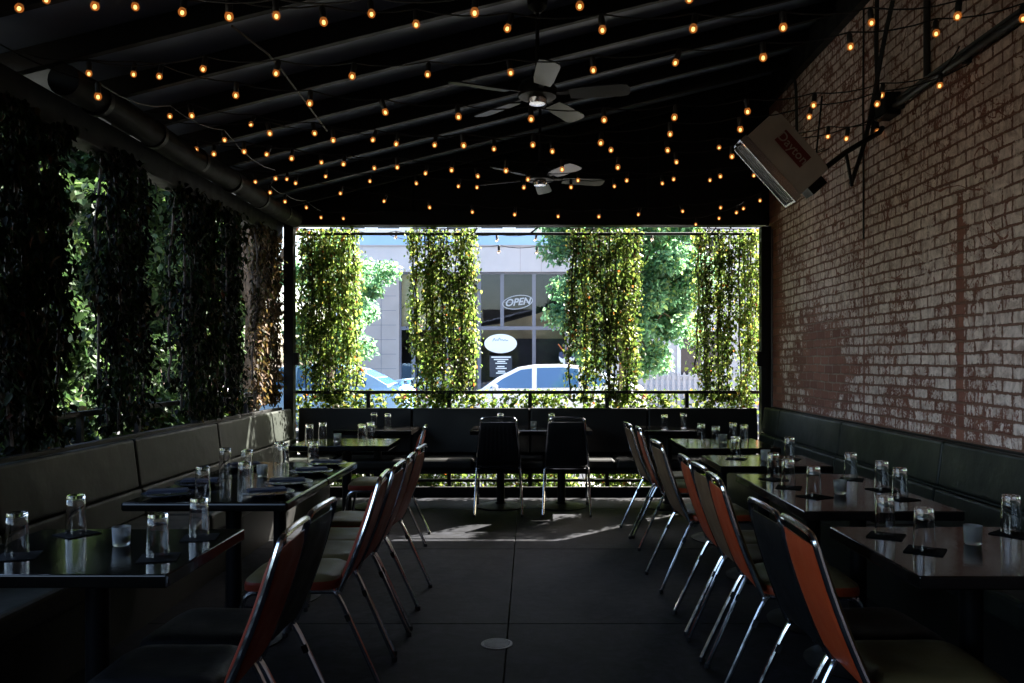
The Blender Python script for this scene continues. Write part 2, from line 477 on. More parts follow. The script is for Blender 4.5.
def placed(proto, used, loc, rz, label, group=None):
    if proto.name not in used:
        used.add(proto.name); o = proto
    else:
        o = copy_tree(proto)
    o.location = loc; o.rotation_euler = (0, 0, rz); o['label'] = label
    if group: o['group'] = group
    return o


USED = set()


def rotz(a): return Matrix.Rotation(a, 3, 'Z')


# ------------------------------------------------------------------ leaves
def leaves(name, mat, P, D, Nn, Ln, Wd, C, parent):
    """P base points, D axis, Nn normals, arrays; two folded quads a leaf"""
    n = len(P)
    D = D / np.linalg.norm(D, axis=1, keepdims=True)
    S = np.cross(D, Nn); S /= (np.linalg.norm(S, axis=1, keepdims=True) + 1e-9)
    U = np.cross(S, D)
    L_ = Ln[:, None]; W_ = Wd[:, None]
    fold = 0.28
    v = np.empty((n, 6, 3))
    v[:, 0] = P
    v[:, 1] = P + D * L_ * 0.28 + S * W_ * 0.5 + U * W_ * fold * 0.5
    v[:, 2] = P + D * L_ * 0.66 + S * W_ * 0.40 + U * W_ * fold * 0.3
    v[:, 3] = P + D * L_ - U * L_ * 0.12
    v[:, 4] = P + D * L_ * 0.66 - S * W_ * 0.40 + U * W_ * fold * 0.3
    v[:, 5] = P + D * L_ * 0.28 - S * W_ * 0.5 + U * W_ * fold * 0.5
    me = bpy.data.meshes.new(name)
    me.vertices.add(n * 6); me.vertices.foreach_set('co', v.reshape(-1))
    idx = (np.arange(n) * 6)[:, None]
    q = np.concatenate([idx + np.array([[0, 1, 2, 3]]), idx + np.array([[0, 3, 4, 5]])], axis=1).reshape(-1)
    me.loops.add(n * 8); me.loops.foreach_set('vertex_index', q.astype(np.int32))
    me.polygons.add(n * 2)
    me.polygons.foreach_set('loop_start', (np.arange(n * 2) * 4).astype(np.int32))
    me.polygons.foreach_set('loop_total', np.full(n * 2, 4, np.int32))
    ca = me.color_attributes.new('Col', 'FLOAT_COLOR', 'POINT')
    cc = np.ones((n, 6, 4)); cc[:, :, :3] = C[:, None, :]
    ca.data.foreach_set('color', cc.reshape(-1))
    me.materials.append(M[mat])
    me.update(calc_edges=True); me.validate()
    o = bpy.data.objects.new(name, me); COL.objects.link(o)
    if parent is not None: o.parent = parent
    return o


def pal(n, cols, w, jit=0.22):
    cols = np.array(cols); k = RNG.choice(len(cols), size=n, p=np.array(w) / sum(w))
    return np.clip(cols[k] * (1 + RNG.normal(0, jit, (n, 1))), 0.004, 1)


GREENS = [(0.085, 0.122, 0.042), (0.05, 0.085, 0.03), (0.135, 0.158, 0.065), (0.030, 0.055, 0.016), (0.22, 0.055, 0.022), (0.13, 0.09, 0.035)]
W_GREEN = [4, 3.5, 3.5, 2.5, 0.12, 0.5]
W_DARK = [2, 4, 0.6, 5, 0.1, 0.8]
SHADED_GREENS = [(0.015, 0.027, 0.009), (0.011, 0.020, 0.007), (0.022, 0.033, 0.010), (0.008, 0.013, 0.006), (0.08, 0.025, 0.015), (0.05, 0.035, 0.018)]  # leaf greens darkened to stand in for shade on the left side
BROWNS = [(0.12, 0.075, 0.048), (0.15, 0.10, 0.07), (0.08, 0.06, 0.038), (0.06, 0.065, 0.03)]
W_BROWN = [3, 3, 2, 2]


def vine_curtain(label, p0, p1, z0, z1, n, cols=GREENS, w=W_GREEN, strands=11, thick=0.055, size=(0.034, 0.062), group='vine curtains hanging around the patio', mat='vine_leaf', wfac=(0.6, 0.85)):
    """strands trained down from a rail; p0,p1 are the two top corners in plan"""
    p0 = np.array(p0, float); p1 = np.array(p1, float)
    wd = np.linalg.norm(p1 - p0); ax = (p1 - p0) / wd; nr = np.array([-ax[1], ax[0]])
    mid = (p0 + p1) / 2
    t = thing('vine_curtain', label, 'vine', (mid[0], mid[1], 0), 0, group)
    sb = MB(); paths = []
    K = 15
    for k in range(strands):
        u = (k + 0.5 + RNG.uniform(-0.4, 0.4)) / strands * wd - wd / 2
        zz = np.linspace(z1, z0 + (RNG.uniform(0, 0.08) if k % 4 else RNG.uniform(0.1, 0.7)), K)
        du = np.cumsum(RNG.normal(0, 0.012, K)); dn = np.cumsum(RNG.normal(0, 0.008, K))
        pts = np.zeros((K, 3))
        pts[:, 0] = ax[0] * (u + du) + nr[0] * dn; pts[:, 1] = ax[1] * (u + du) + nr[1] * dn; pts[:, 2] = zz
        paths.append(pts)
        sb.tube([Vector(p) for p in pts], [0.007 + 0.003 * RNG.random()] * K, 5)
    # cross runners
    for k in range(max(2, strands // 3)):
        a = paths[RNG.integers(strands)]; b = paths[RNG.integers(strands)]
        i = RNG.integers(1, K - 2); j = min(K - 1, i + RNG.integers(1, 3))
        m_ = (a[i] + b[j]) / 2 + np.array([0, 0, -0.05])
        sb.tube([Vector(a[i]), Vector(m_), Vector(b[j])], 0.004, 4)
    tp = [Vector(p[0]) for p in sorted(paths, key=lambda q: float(np.dot(q[0][:2], ax)))]
    sb.tube([tp[0] - Vector((ax[0], ax[1], 0)) * 0.03] + tp + [tp[-1] + Vector((ax[0], ax[1], 0)) * 0.03], 0.007, 5)
    sb.build('stem', 'twig', t, smooth=True)
    P3 = np.array(paths)
    si = RNG.integers(0, strands, n); tt = RNG.random(n) * (K - 1.001); i0 = tt.astype(int); fr = (tt - i0)[:, None]
    base = P3[si, i0] * (1 - fr) + P3[si, i0 + 1] * fr
    # clumpy density: drop leaves by a coarse noise so gaps and tufts show
    key = np.sin(base[:, 2] * 7.3 + si * 2.1) + np.sin(base[:, 2] * 17.1 + si * 5.7) * 0.6
    keep = RNG.random(n) < np.clip(0.62 + 0.42 * key, 0.06, 1)
    base = base[keep]; n = len(base)
    off = RNG.normal(0, 1, (n, 2))
    base[:, :2] += ax[None, :] * (off[:, :1] * 0.036) + nr[None, :] * (off[:, 1:] * thick)
    ang = RNG.uniform(0, 2 * np.pi, n)
    tilt = RNG.uniform(0.1, 1.15, n)
    D = np.stack([np.cos(ang) * np.sin(tilt), np.sin(ang) * np.sin(tilt), -np.cos(tilt)], 1)
    Nn = np.stack([np.cos(ang) * np.cos(tilt), np.sin(ang) * np.cos(tilt), np.sin(tilt)], 1) + RNG.normal(0, 0.45, (n, 3))
    Ln = RNG.uniform(size[0], size[1], n); Wd = Ln * RNG.uniform(wfac[0], wfac[1], n)
    sv = RNG.choice([0.3, 0.6, 1.0, 1.15, 1.25], size=strands)
    leaves('foliage', mat, base, D, Nn, Ln, Wd, np.clip(pal(n, cols, w) * sv[si[keep]][:, None], 0.003, 1), t)
    return t


def leaf_mass(label, name, cat, pts, rad, n_each, cols, w, size, mat='tree_leaf', parent=None, squash=1.0):
    """leaf clumps round given centres"""
    P = []
    for (c, r) in zip(pts, rad):
        d = RNG.normal(0, 1, (n_each, 3)); d /= np.linalg.norm(d, axis=1, keepdims=True)
        rr = r * RNG.random(n_each) ** 0.45
        q = d * rr[:, None]; q[:, 2] *= squash
        P.append(np.array(c)[None] + q)
    P = np.concatenate(P); n = len(P)
    ang = RNG.uniform(0, 2 * np.pi, n); tilt = RNG.uniform(0.3, 1.9, n)
    D = np.stack([np.cos(ang) * np.sin(tilt), np.sin(ang) * np.sin(tilt), -np.cos(tilt)], 1)
    Nn = RNG.normal(0, 0.6, (n, 3)) + np.array([0, 0, 1.0])
    Ln = RNG.uniform(size[0], size[1], n); Wd = Ln * RNG.uniform(0.5, 0.75, n)
    return leaves(name, mat, P, D, Nn, Ln, Wd, pal(n, cols, w), parent)


def tree(label, x, y, zg, h_trunk, crown_c, crown_r, n_cl, n_each, cols, w, size=(0.09, 0.16), name='street_tree', cat='tree', trunk_r=0.08, group=None, cl_r=(0.22, 0.42)):
    lm = 'shrub_leaf' if cols is SHG else 'tree_leaf'
    t = thing(name, label, cat, (x, y, zg), 0, group)
    tb = MB()
    pts = [(0, 0, 0)]; rs = [trunk_r * 1.35]
    for k in range(1, 6):
        pts.append((RNG.normal(0, 0.03), RNG.normal(0, 0.03), h_trunk * k / 5)); rs.append(trunk_r * (1 - 0.09 * k))
    tb.tube(pts, rs, 9)
    top = Vector(pts[-1])
    cs, rad = [], []
    cc = np.array(crown_c); cr = np.array(crown_r)
    for k in range(n_cl):
        d = RNG.normal(0, 1, 3); d /= np.linalg.norm(d)
        rr = RNG.uniform(0.35, 1.0)
        c = cc + d * cr * rr
        cs.append(c); rad.append(RNG.uniform(*cl_r))
        if k % 2 == 0:
            m_ = (np.array(top) * 0.45 + c * 0.55) + RNG.normal(0, 0.06, 3) + np.array([0, 0, 0.08])
            st = Vector(pts[int(RNG.integers(3, 6))])
            tb.tube([st, Vector(m_), Vector(c)], [trunk_r * 0.42, trunk_r * 0.24, trunk_r * 0.08], 6)
    tb.build('trunk', 'bark', t, smooth=True)
    leaf_mass(None, 'crown', None, cs, rad, n_each, cols, w, size, mat=lm, parent=t, squash=0.8)
    return t


# ================================================================== SETTING
g = MB(); S = 700
g.add([(-S, -S, -0.135), (S, -S, -0.135), (S, S, -0.135), (-S, S, -0.135)], [(0, 1, 2, 3)])
tag(g.build('ground', 'soil'), kind='structure')
g = MB(); g.box2((-60, 8.62, -0.30), (60, 12.4, -0.105)); 
tag(g.build('pavement', 'pavement'), kind='structure')
g = MB(); g.box2((-60, -40, -0.30), (-2.85, 8.615, -0.10))  # dark bed put in to cut light bounced in from the left
tag(g.build('added_dark_bed', 'bed_soil'), kind='structure')
g = MB(); g.add([(-60, 12.6, -0.225 + 0.1), (60, 12.6, -0.125), (60, 19.2, -0.125), (-60, 19.2, -0.125)], [(0, 1, 2, 3)])
tag(g.build('road', 'asphalt'), kind='structure')
g = MB(); g.box2((-60, 12.4, -0.3), (60, 12.6, -0.03)); g.box2((-60, 19.2, -0.3), (60, 19.4, 0.0))
tag(g.build('kerb', 'pavement', bevel=0.015), kind='structure')
g = MB(); g.box2((-60, 19.4, -0.3), (60, 60, -0.004))
tag(g.build('far_pavement', 'pavement'), kind='structure')
g = MB()
for k in range(-8, 9): g.add([(k * 3 - 0.75, 15.84, -0.121), (k * 3 + 0.75, 15.84, -0.121), (k * 3 + 0.75, 15.95, -0.121), (k * 3 - 0.75, 15.95, -0.121)], [(0, 1, 2, 3)])
tag(g.build('road_marking', 'line_paint'), kind='structure')

# patio slab with saw-cut joints
g = MB()
xs = [-2.78, -0.115, 2.52]; ys = [-3.1, -1.0, 0.75, 2.5, 4.25, 5.95, 7.6, 8.6]
for i in range(2):
    for j in range(7):
        g.box2((xs[i] + 0.0025, ys[j] + 0.0025, -0.10), (xs[i + 1] - 0.0025, ys[j + 1] - 0.0025, 0.0))
g.box2((-2.78, -3.1, -0.29), (2.52, 8.6, -0.102))
tag(g.build('patio_floor', 'patio_concrete', bevel=0.003, seg=1), kind='structure')

# floor drain
dr = thing('floor_drain', 'small round metal drain set into the dark patio floor', 'drain', (-0.163, 3.94, 0))
MB().lathe([(0.0, 0.001), (0.078, 0.001), (0.078, 0.004), (0.066, 0.006), (0.064, 0.003), (0.0, 0.003)], n=28).build('ring', 'drain_iron', dr, smooth=True)
g = MB()
for k in range(-4, 5):
    w_ = math.sqrt(max(0.0, 0.062 ** 2 - (k * 0.0135) ** 2))
    g.box((0, k * 0.0135, 0.0048), (2 * w_, 0.007, 0.003))
g.build('grate', 'drain_iron', dr)

# ------------------------------------------------------------------ brick wall (right)
bw = thing('brick_wall', 'tall brick wall with peeling white paint along the right side', 'wall', (2.48, 0, 0))
WALLX = 2.48
MB().box2((0, -3.1, -0.1), (0.34, 8.297, 6.4)).build('brickwork', 'painted_brick', bw)
MB().box2((-0.02, -3.1, 6.4), (0.38, 8.32, 6.5)).build('coping', 'pavement', bw, bevel=0.01)
# the building behind it
nb = thing('neighbour_building', 'plain building behind the peeling brick wall', 'building', (2.84, 0, 0))
MB().box2((0.01, -3.1, -0.1), (9.0, 8.25, 6.3)).build('wall', 'facade_block', nb)
# unseen walls added to keep light out; side opening added to let light in
rw = thing('unseen_rear_wall', 'unseen dark wall added behind the viewpoint to keep light out', 'wall', (0, -3.1, 0))
MB().box2((-2.8, -0.25, -0.1), (2.47, 0, 4.5)).build('panel', 'black_paint', rw)
sw = thing('unseen_side_wall', 'unseen side wall added beside the viewpoint, its high opening letting light in', 'wall', (-2.66, 0, 0))
MB().box2((-0.06, -3.1, 0), (0.06, 1.9, 1.05)).build('panel', 'black_paint', sw)
MB().box2((-0.06, -3.1, 1.051), (0.06, -2.7, 2.655)).build('upper_panel', 'black_paint', sw)


# ------------------------------------------------------------------ roof
def zr(x): return 3.04 + 0.25 * (x + 2.5)


roof = thing('patio_roof', 'black sloping roof with open rafters over the whole patio', 'roof', (0, 0, 0))
MB().prism([(-2.9, -3.2, zr(-2.9)), (2.47, -3.2, zr(2.47)), (2.47, 8.5, zr(2.47)), (-2.9, 8.5, zr(-2.9))], (0, 0, 0.06)).build('ceiling_panel', 'ceiling_sheet', roof)
yk = 8.02
while yk > -3:
    g = MB(); y0 = yk - 0.024
    g.prism([(-2.74, y0, zr(-2.74) - 0.12), (2.40, y0, zr(2.40) - 0.12), (2.40, y0, zr(2.40) - 0.002), (-2.74, y0, zr(-2.74) - 0.002)], (0, 0.048, 0))
    g.build('rafter', 'black_paint', roof, bevel=0.004, seg=1)
    yk -= 0.553
MB().box2((2.41, -3.05, 4.02), (2.475, 8.28, zr(2.41) - 0.004)).build('ledger', 'black_paint', roof)
MB().box2((-2.70, -3.05, 2.66), (-2.56, 8.297, zr(-2.7) - 0.15)).build('eave_beam', 'black_paint', roof, bevel=0.006)
g = MB()
g.prism([(-3.0, 8.30, 2.80), (2.95, 8.30, 2.80), (2.95, 8.30, zr(2.47) + 0.10), (-3.0, 8.30, zr(-2.9) - 0.003)], (0, 0.08, 0))
g.build('gable_panel', 'black_paint', roof)
g = MB()
g.box2((-2.555, 8.24, 2.801), (2.44, 8.298, 2.95)); g.build('opening_beam', 'black_paint', roof, bevel=0.006)
for xx in (-1.25, 0.0, 1.25):
    MB().box2((xx - 0.03, 8.26, 2.952), (xx + 0.03, 8.298, zr(xx) - 0.16)).build('gable_stud', 'black_paint', roof)
# purlin rod across roof (thin brace seen upper left)
brace = thing('brace_wire', 'thin slanting brace wire under the rafters at upper left', 'wire', (0, 0, 0))
MB().tube([at(232, 26, 3.9), at(268, 54, 4.2), at(283, 72, 4.6), at(327, 131, 5.5)], 0.006, 6).build('wire', 'conduit', brace)

# duct along the left eave
du = thing('air_duct', 'round grey duct running along the left eave', 'duct', (-2.38, 5.5, 2.83))
MB().tube([(0, -1.42 + 0.4 * k, 0.012 * math.sin(k * 1.3)) for k in range(11)], 0.082, 18).build('pipe', 'duct_metal', du, smooth=True)
for k in range(6):
    yb = -1.1 + 0.66 * k
    MB().tube([(0, yb - 0.02, 0), (0, yb + 0.02, 0)], 0.09, 18).build('band', 'black_steel', du, smooth=True)

# posts
POSTG = 'steel posts holding the patio roof'


def post(x, y, sx, sy, h, label):
    t = thing('steel_post', label, 'post', (x, y, 0), 0, POSTG)
    MB().box2((-sx / 2, -sy / 2, 0), (sx / 2, sy / 2, h)).build('shaft', 'black_steel', t, bevel=0.006)
    MB().box2((-sx / 2 - 0.04, -sy / 2 - 0.04, 0), (sx / 2 + 0.04, sy / 2 + 0.04, 0.012)).build('base_plate', 'black_steel', t)
    return t


post(-2.665, 4.20, 0.11, 0.11, 2.655, 'thick black post at the left edge of the view')
post(-2.66, 6.42, 0.09, 0.09, 2.655, 'black post midway along the left side, a vine behind it')
pc = post(-2.475, 8.24, 0.10, 0.10, 2.80, 'black corner post where the left side meets the street opening')
MB().box((0.075, -0.02, 1.42), (0.05, 0.07, 0.13)).build('outlet_box', 'black_steel', pc, bevel=0.006)
pr = post(2.42, 8.24, 0.10, 0.10, 2.78, 'black corner post against the end of the brick wall')
MB().box((-0.045, -0.075, 1.42), (0.11, 0.05, 0.15)).build('outlet_box', 'black_steel', pr, bevel=0.006)
MB().tube([(0.055, -0.06, 0.9), (0.055, -0.06, 2.75)], 0.012, 8).build('conduit', 'conduit', pr)

# rear railing with a hanging rod above
rr_ = thing('patio_railing', 'black steel railing across the street opening behind the rear bench', 'railing', (0, 8.42, 0))
for z_, hh in ((1.055, 0.035), (0.13, 0.03), (0.56, 0.02)):
    MB().box2((-2.55, -0.02, z_), (2.42, 0.02, z_ + hh)).build('rail', 'black_steel', rr_, bevel=0.004)
for xx in (-1.7, -0.85, 0.0, 0.81, 1.65):
    MB().box2((xx - 0.02, -0.018, 0), (xx + 0.02, 0.018, 1.054)).build('baluster', 'black_steel', rr_, bevel=0.003)
rod = thing('curtain_rod', 'thin black rod over the street opening holding the vines', 'rod', (0, 8.40, 2.735))
MB().tube([(-2.52, 0, 0), (2.36, 0, 0)], 0.016, 10).build('bar', 'black_steel', rod, smooth=True)
for xx in (-1.9, -0.6, 0.62, 1.9):
    MB().tube([(xx, 0, 0), (xx + 0.05, -0.02, 0.062)], 0.008, 6).build('hanger', 'black_steel', rod)
MB().tube([at(531, 233, 8.40) - Vector((0, 8.4, 2.735)), at(541, 225, 8.40) - Vector((0, 8.41, 2.735))], 0.01, 6).build('hanger', 'black_steel', rod)

lr_ = thing('side_railing', 'black railing along the left side behind the bench', 'railing', (-2.70, 0, 0))
for z_ in (1.06, 0.5):
    MB().box2((-0.018, 1.95, z_), (0.018, 8.17, z_ + 0.035)).build('rail', 'black_steel', lr_, bevel=0.004)
for yy in (2.3, 3.1, 4.8, 5.5, 7.0, 7.6):
    MB().box2((-0.016, yy - 0.016, 0), (0.016, yy + 0.016, 1.058)).build('baluster', 'black_steel', lr_)

# ------------------------------------------------------------------ vines
FAR = 'vine curtains in the street opening'
zt = 2.80
cw = [(-2.42, -1.84, 'leftmost vine curtain in the street opening, bright yellow green beside the corner post'),
      (-1.24, -0.55, 'second vine curtain from the left in the street opening, before the shop'),
      (0.44, 1.17, 'third vine curtain from the left in the street opening, in front of the tree'),
      (1.74, 2.47, 'rightmost vine curtain in the street opening, beside the brick wall')]
for (a, b, lb) in cw:
    vine_curtain(lb, (a, 8.46), (b, 8.50), 0.95, zt, 14500, strands=15, thick=0.08, size=(0.02, 0.05), group=FAR)
SIDE = 'vine curtains along the left side'
lv = [(3.68, 4.50, W_DARK, SHADED_GREENS, 4700, 'wide dark vine curtain around the thick left post'),
      (4.82, 5.36, W_DARK, SHADED_GREENS, 3000, 'narrow dark vine curtain between two green gaps on the left'),
      (5.86, 6.58, W_DARK, SHADED_GREENS, 3900, 'dark vine curtain before the middle post of the left side'),
      (6.66, 7.18, W_DARK, SHADED_GREENS, 2300, 'thin vine curtain just beyond the middle post of the left side'),
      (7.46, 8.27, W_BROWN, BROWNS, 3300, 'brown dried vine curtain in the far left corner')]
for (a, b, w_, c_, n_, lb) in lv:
    vine_curtain(lb, (-2.585, a), (-2.60, b), 0.95, 2.72, int(n_ * 2.3), c_, w_, strands=max(8, int((b - a) * 17)), thick=0.035, group=SIDE, mat='dim_vine_leaf', size=(0.028, 0.072), wfac=(0.32, 0.58))


def ivy(label, x0, x1, y0, y1, zlo, zhi, n, cols, w, size=(0.036, 0.066)):
    t = thing('ivy_hedge', label, 'ivy', ((x0 + x1) / 2, (y0 + y1) / 2, 0))
    sb = MB(); lx, ly = (x1 - x0), (y1 - y0)
    for k in range(int(max(lx, ly) * 9)):
        a = Vector((RNG.uniform(-lx / 2, lx / 2), 0, -0.02)) if lx > ly else Vector((0, RNG.uniform(-ly / 2, ly / 2), -0.02))
        b = a + Vector((RNG.normal(0, 0.08), RNG.normal(0, 0.02), zhi * RNG.uniform(0.6, 1)))
        m_ = (a + b) / 2 + Vector((RNG.normal(0, 0.05), RNG.normal(0, 0.02), 0))
        sb.tube([a, m_, b], 0.005, 4)
    sb.tube([(-lx / 2, 0, -0.02), (lx / 2, 0, -0.02)] if lx > ly else [(0, -ly / 2, -0.02), (0, ly / 2, -0.02)], 0.008, 5)
    sb.build('stem', 'twig', t)
    P = np.stack([RNG.uniform(-lx / 2, lx / 2, n), RNG.uniform(-ly / 2, ly / 2, n), RNG.uniform(zlo, zhi, n)], 1)
    u = P[:, 0] if lx > ly else P[:, 1]
    key = np.sin(u * 6.1 + 1) + np.sin(u * 15.7 + P[:, 2] * 9) * 0.8
    P = P[RNG.random(n) < np.clip(0.62 + 0.3 * key, 0.1, 1)]; n = len(P)
    ang = RNG.uniform(0, 2 * np.pi, n); tilt = RNG.uniform(0.4, 1.6, n)
    D = np.stack([np.cos(ang) * np.sin(tilt), np.sin(ang) * np.sin(tilt), -np.cos(tilt)], 1)
    Nn = RNG.normal(0, 0.6, (n, 3)) + np.array([0, 0, 0.8])
    Ln = RNG.uniform(*size, n)
    leaves('foliage', 'vine_leaf', P, D, Nn, Ln, Ln * 0.75, pal(n, cols, w), t)


ivy('low ivy on the railing under the vine curtains of the street opening', -2.5, 2.4, 8.47, 8.60, 0.62, 1.10, 9000, GREENS, W_GREEN)
ivy('low leafy groundcover outside the street opening, seen under the rear bench', -2.5, 2.4, 8.50, 9.2, -0.05, 0.45, 17000, GREENS, W_GREEN)
ivy('low dark ivy growing over the left railing behind the bench', -2.86, -2.74, 3.4, 8.1, 0.45, 1.12, 9000, SHADED_GREENS, W_DARK)

# ------------------------------------------------------------------ benches
bl = thing('banquette_bench', 'long dark green padded bench along the left side, its far end in sun', 'bench', (-2.5, 0, 0))
cuts = [1.9, 2.3, 3.6, 4.9, 6.2, 7.5, 8.12]
for k in range(len(cuts) - 1):
    a, b = cuts[k] + 0.006, cuts[k + 1] - 0.006
    g = MB(); tl = Matrix.Rotation(R(-7), 3, 'Y')
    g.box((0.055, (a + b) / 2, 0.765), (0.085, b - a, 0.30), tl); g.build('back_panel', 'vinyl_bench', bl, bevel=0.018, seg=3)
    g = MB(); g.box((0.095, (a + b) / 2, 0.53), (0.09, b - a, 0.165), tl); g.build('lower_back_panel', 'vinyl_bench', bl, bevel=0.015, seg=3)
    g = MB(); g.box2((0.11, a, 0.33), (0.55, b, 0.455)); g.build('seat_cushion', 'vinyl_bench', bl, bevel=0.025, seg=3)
MB().box2((-0.06, 1.9, 0.0), (-0.015, 8.12, 0.93)).build('back_board', 'bench_wood', bl, bevel=0.004)
MB().box2((0.0, 1.9, 0.0), (0.47, 8.12, 0.325)).build('plinth', 'bench_wood', bl)

bR = thing('banquette_bench', 'long dark padded bench along the brick wall', 'bench', (2.46, 0, 0))
cuts = [1.6, 3.1, 4.6, 6.1, 7.6, 8.12]
for k in range(len(cuts) - 1):
    a, b = cuts[k] + 0.004, cuts[k + 1] - 0.004
    tl = Matrix.Rotation(R(7), 3, 'Y')
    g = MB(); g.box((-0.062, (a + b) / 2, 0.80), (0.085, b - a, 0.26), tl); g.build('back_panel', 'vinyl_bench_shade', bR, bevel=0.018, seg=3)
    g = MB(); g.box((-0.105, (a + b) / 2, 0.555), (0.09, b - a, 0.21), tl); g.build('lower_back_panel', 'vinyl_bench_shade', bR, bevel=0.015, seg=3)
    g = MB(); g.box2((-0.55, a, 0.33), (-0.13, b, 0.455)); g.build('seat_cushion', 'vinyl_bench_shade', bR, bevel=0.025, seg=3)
MB().tube([(-0.092, 1.6, 0.664), (-0.092, 8.12, 0.664)], 0.006, 6).build('piping', 'vinyl_bench', bR)
MB().box2((-0.015, 1.6, 0.0), (0.012, 8.12, 0.935)).build('back_board', 'bench_wood', bR)
MB().box2((-0.47, 1.6, 0.0), (-0.02, 8.12, 0.325)).build('plinth', 'bench_wood', bR)

bb = thing('banquette_bench', 'dark padded bench across the rear of the patio under the street opening', 'bench', (0, 8.2, 0))
cuts = [-2.36, -1.2, 0.0, 1.2, 2.32]
for k in range(4):
    a, b = cuts[k] + 0.004, cuts[k + 1] - 0.004
    tl = Matrix.Rotation(R(-6), 3, 'X')
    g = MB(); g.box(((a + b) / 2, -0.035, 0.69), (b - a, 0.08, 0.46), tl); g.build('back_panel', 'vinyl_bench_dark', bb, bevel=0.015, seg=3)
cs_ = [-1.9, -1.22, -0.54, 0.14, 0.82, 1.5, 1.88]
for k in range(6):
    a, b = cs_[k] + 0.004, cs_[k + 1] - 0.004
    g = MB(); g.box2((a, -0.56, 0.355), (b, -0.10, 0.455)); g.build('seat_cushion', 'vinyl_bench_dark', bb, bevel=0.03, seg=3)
MB().box2((-1.92, -0.52, 0.315), (1.9, -0.02, 0.35)).build('seat_board', 'bench_wood', bb)
MB().box2((-2.36, 0.005, 0.31), (2.32, 0.03, 0.915)).build('back_board', 'bench_wood', bb)
for xx in (-1.8, -0.285, 0.295, 1.75):
    MB().box2((xx - 0.025, -0.4, 0), (xx + 0.025, -0.34, 0.314)).build('leg', 'bench_wood', bb)
MB().box2((-2.36, 0.05, 0.0), (2.32, 0.09, 0.10)).build('floor_rail', 'bench_wood', bb)

# ------------------------------------------------------------------ tables
TAB = 'dark dining tables on pedestals'
TZ = 0.752


def table(x0, x1, y0, y1, label, peds=1, axis='y', group=TAB, nosing=False):
    cx, cy = (x0 + x1) / 2, (y0 + y1) / 2
    t = thing('dining_table', label, 'table', (cx, cy, 0), 0, group)
    wx, wy = x1 - x0, y1 - y0
    MB().box2((-wx / 2, -wy / 2, TZ - 0.042), (wx / 2, wy / 2, TZ)).build('tabletop', 'black_table', t, bevel=0.012 if nosing else 0.006, seg=3)
    offs = [0] if peds == 1 else [-0.27 * (wx if axis == 'x' else wy) * 0.95, 0.27 * (wx if axis == 'x' else wy) * 0.95]
    for o_ in offs:
        ox, oy = (o_, 0) if axis == 'x' else (0, o_)
        MB().lathe([(0.038, 0.02), (0.038, TZ - 0.06)], (ox, oy, 0), 14).build('pedestal', 'dark_iron', t, smooth=True)
        MB().lathe([(0.235, 0.0), (0.24, 0.008), (0.20, 0.018), (0.06, 0.034), (0.045, 0.05)], (ox, oy, 0), 28).build('base', 'dark_iron', t, smooth=True)
        g = MB(); g.box((ox, oy, TZ - 0.052), (min(wx, 0.5), 0.05, 0.016)); g.box((ox, oy, TZ - 0.0515), (0.05, min(wy, 0.46), 0.015)); g.build('bracket', 'dark_iron', t)
    return t


table(1.16, 1.86, 2.38, 3.10, 'nearest dark table by the brick wall, cut by the right picture edge')
table(1.17, 1.86, 3.42, 4.56, 'long dark table by the brick wall set with six glasses', peds=2)
table(1.17, 1.86, 4.90, 5.48, 'dark table by the brick wall just beyond the long one, two glasses on it')
table(1.16, 1.86, 5.92, 6.66, 'farthest table along the brick wall, reflecting green leaves')
table(1.06, 1.60, 7.42, 7.98, 'small table at the right end of the rear bench')
table(-0.56, 0.58, 7.42, 7.98, 'wide table of the rear bench behind the two lone chairs', peds=2, axis='x')
table(-1.83, -1.10, 7.42, 7.98, 'small table at the left end of the rear bench')
table(-1.84, -1.08, 6.08, 6.68, 'farthest table along the left bench, reflecting green leaves')
table(-1.86, -1.10, 4.372, 5.10, 'farther of two tables pushed together on the left, covered in plates', nosing=True)
table(-1.86, -1.10, 3.63, 4.368, 'nearer of two tables pushed together on the left, covered in plates', nosing=True)
table(-1.86, -1.09, 2.40, 3.06, 'nearest dark table on the left, in deep shade')

# ------------------------------------------------------------------ tableware


def mk_glass():
    o = MB()
    # upside-down tumbler: thick base on top, rim on the table
    prof = [(0.0335, 0.0), (0.0352, 0.0), (0.0345, 0.03), (0.0318, 0.10), (0.0305, 0.138), (0.029, 0.142), (0.0, 0.142)]
    o.lathe(prof, n=22)
    o2 = [(0.0335, 0.0), (0.0328, 0.03), (0.0300, 0.10), (0.0285, 0.126), (0.0255, 0.130), (0.0, 0.130)]
    o.lathe(o2[::-1], n=22)
    me = o
    return me


def tumbler():
    vs = MB()
    prof = [(0.0001, 0.130), (0.0255, 0.130), (0.0285, 0.126), (0.0300, 0.10), (0.0328, 0.03), (0.0338, 0.0), (0.0354, 0.0005), (0.0347, 0.03), (0.0320, 0.10), (0.0307, 0.137), (0.029, 0.142), (0.0001, 0.142)]
    vs.lathe(prof, n=24)
    return vs.build('tumbler', 'clear_glass', smooth=True, ang=50)


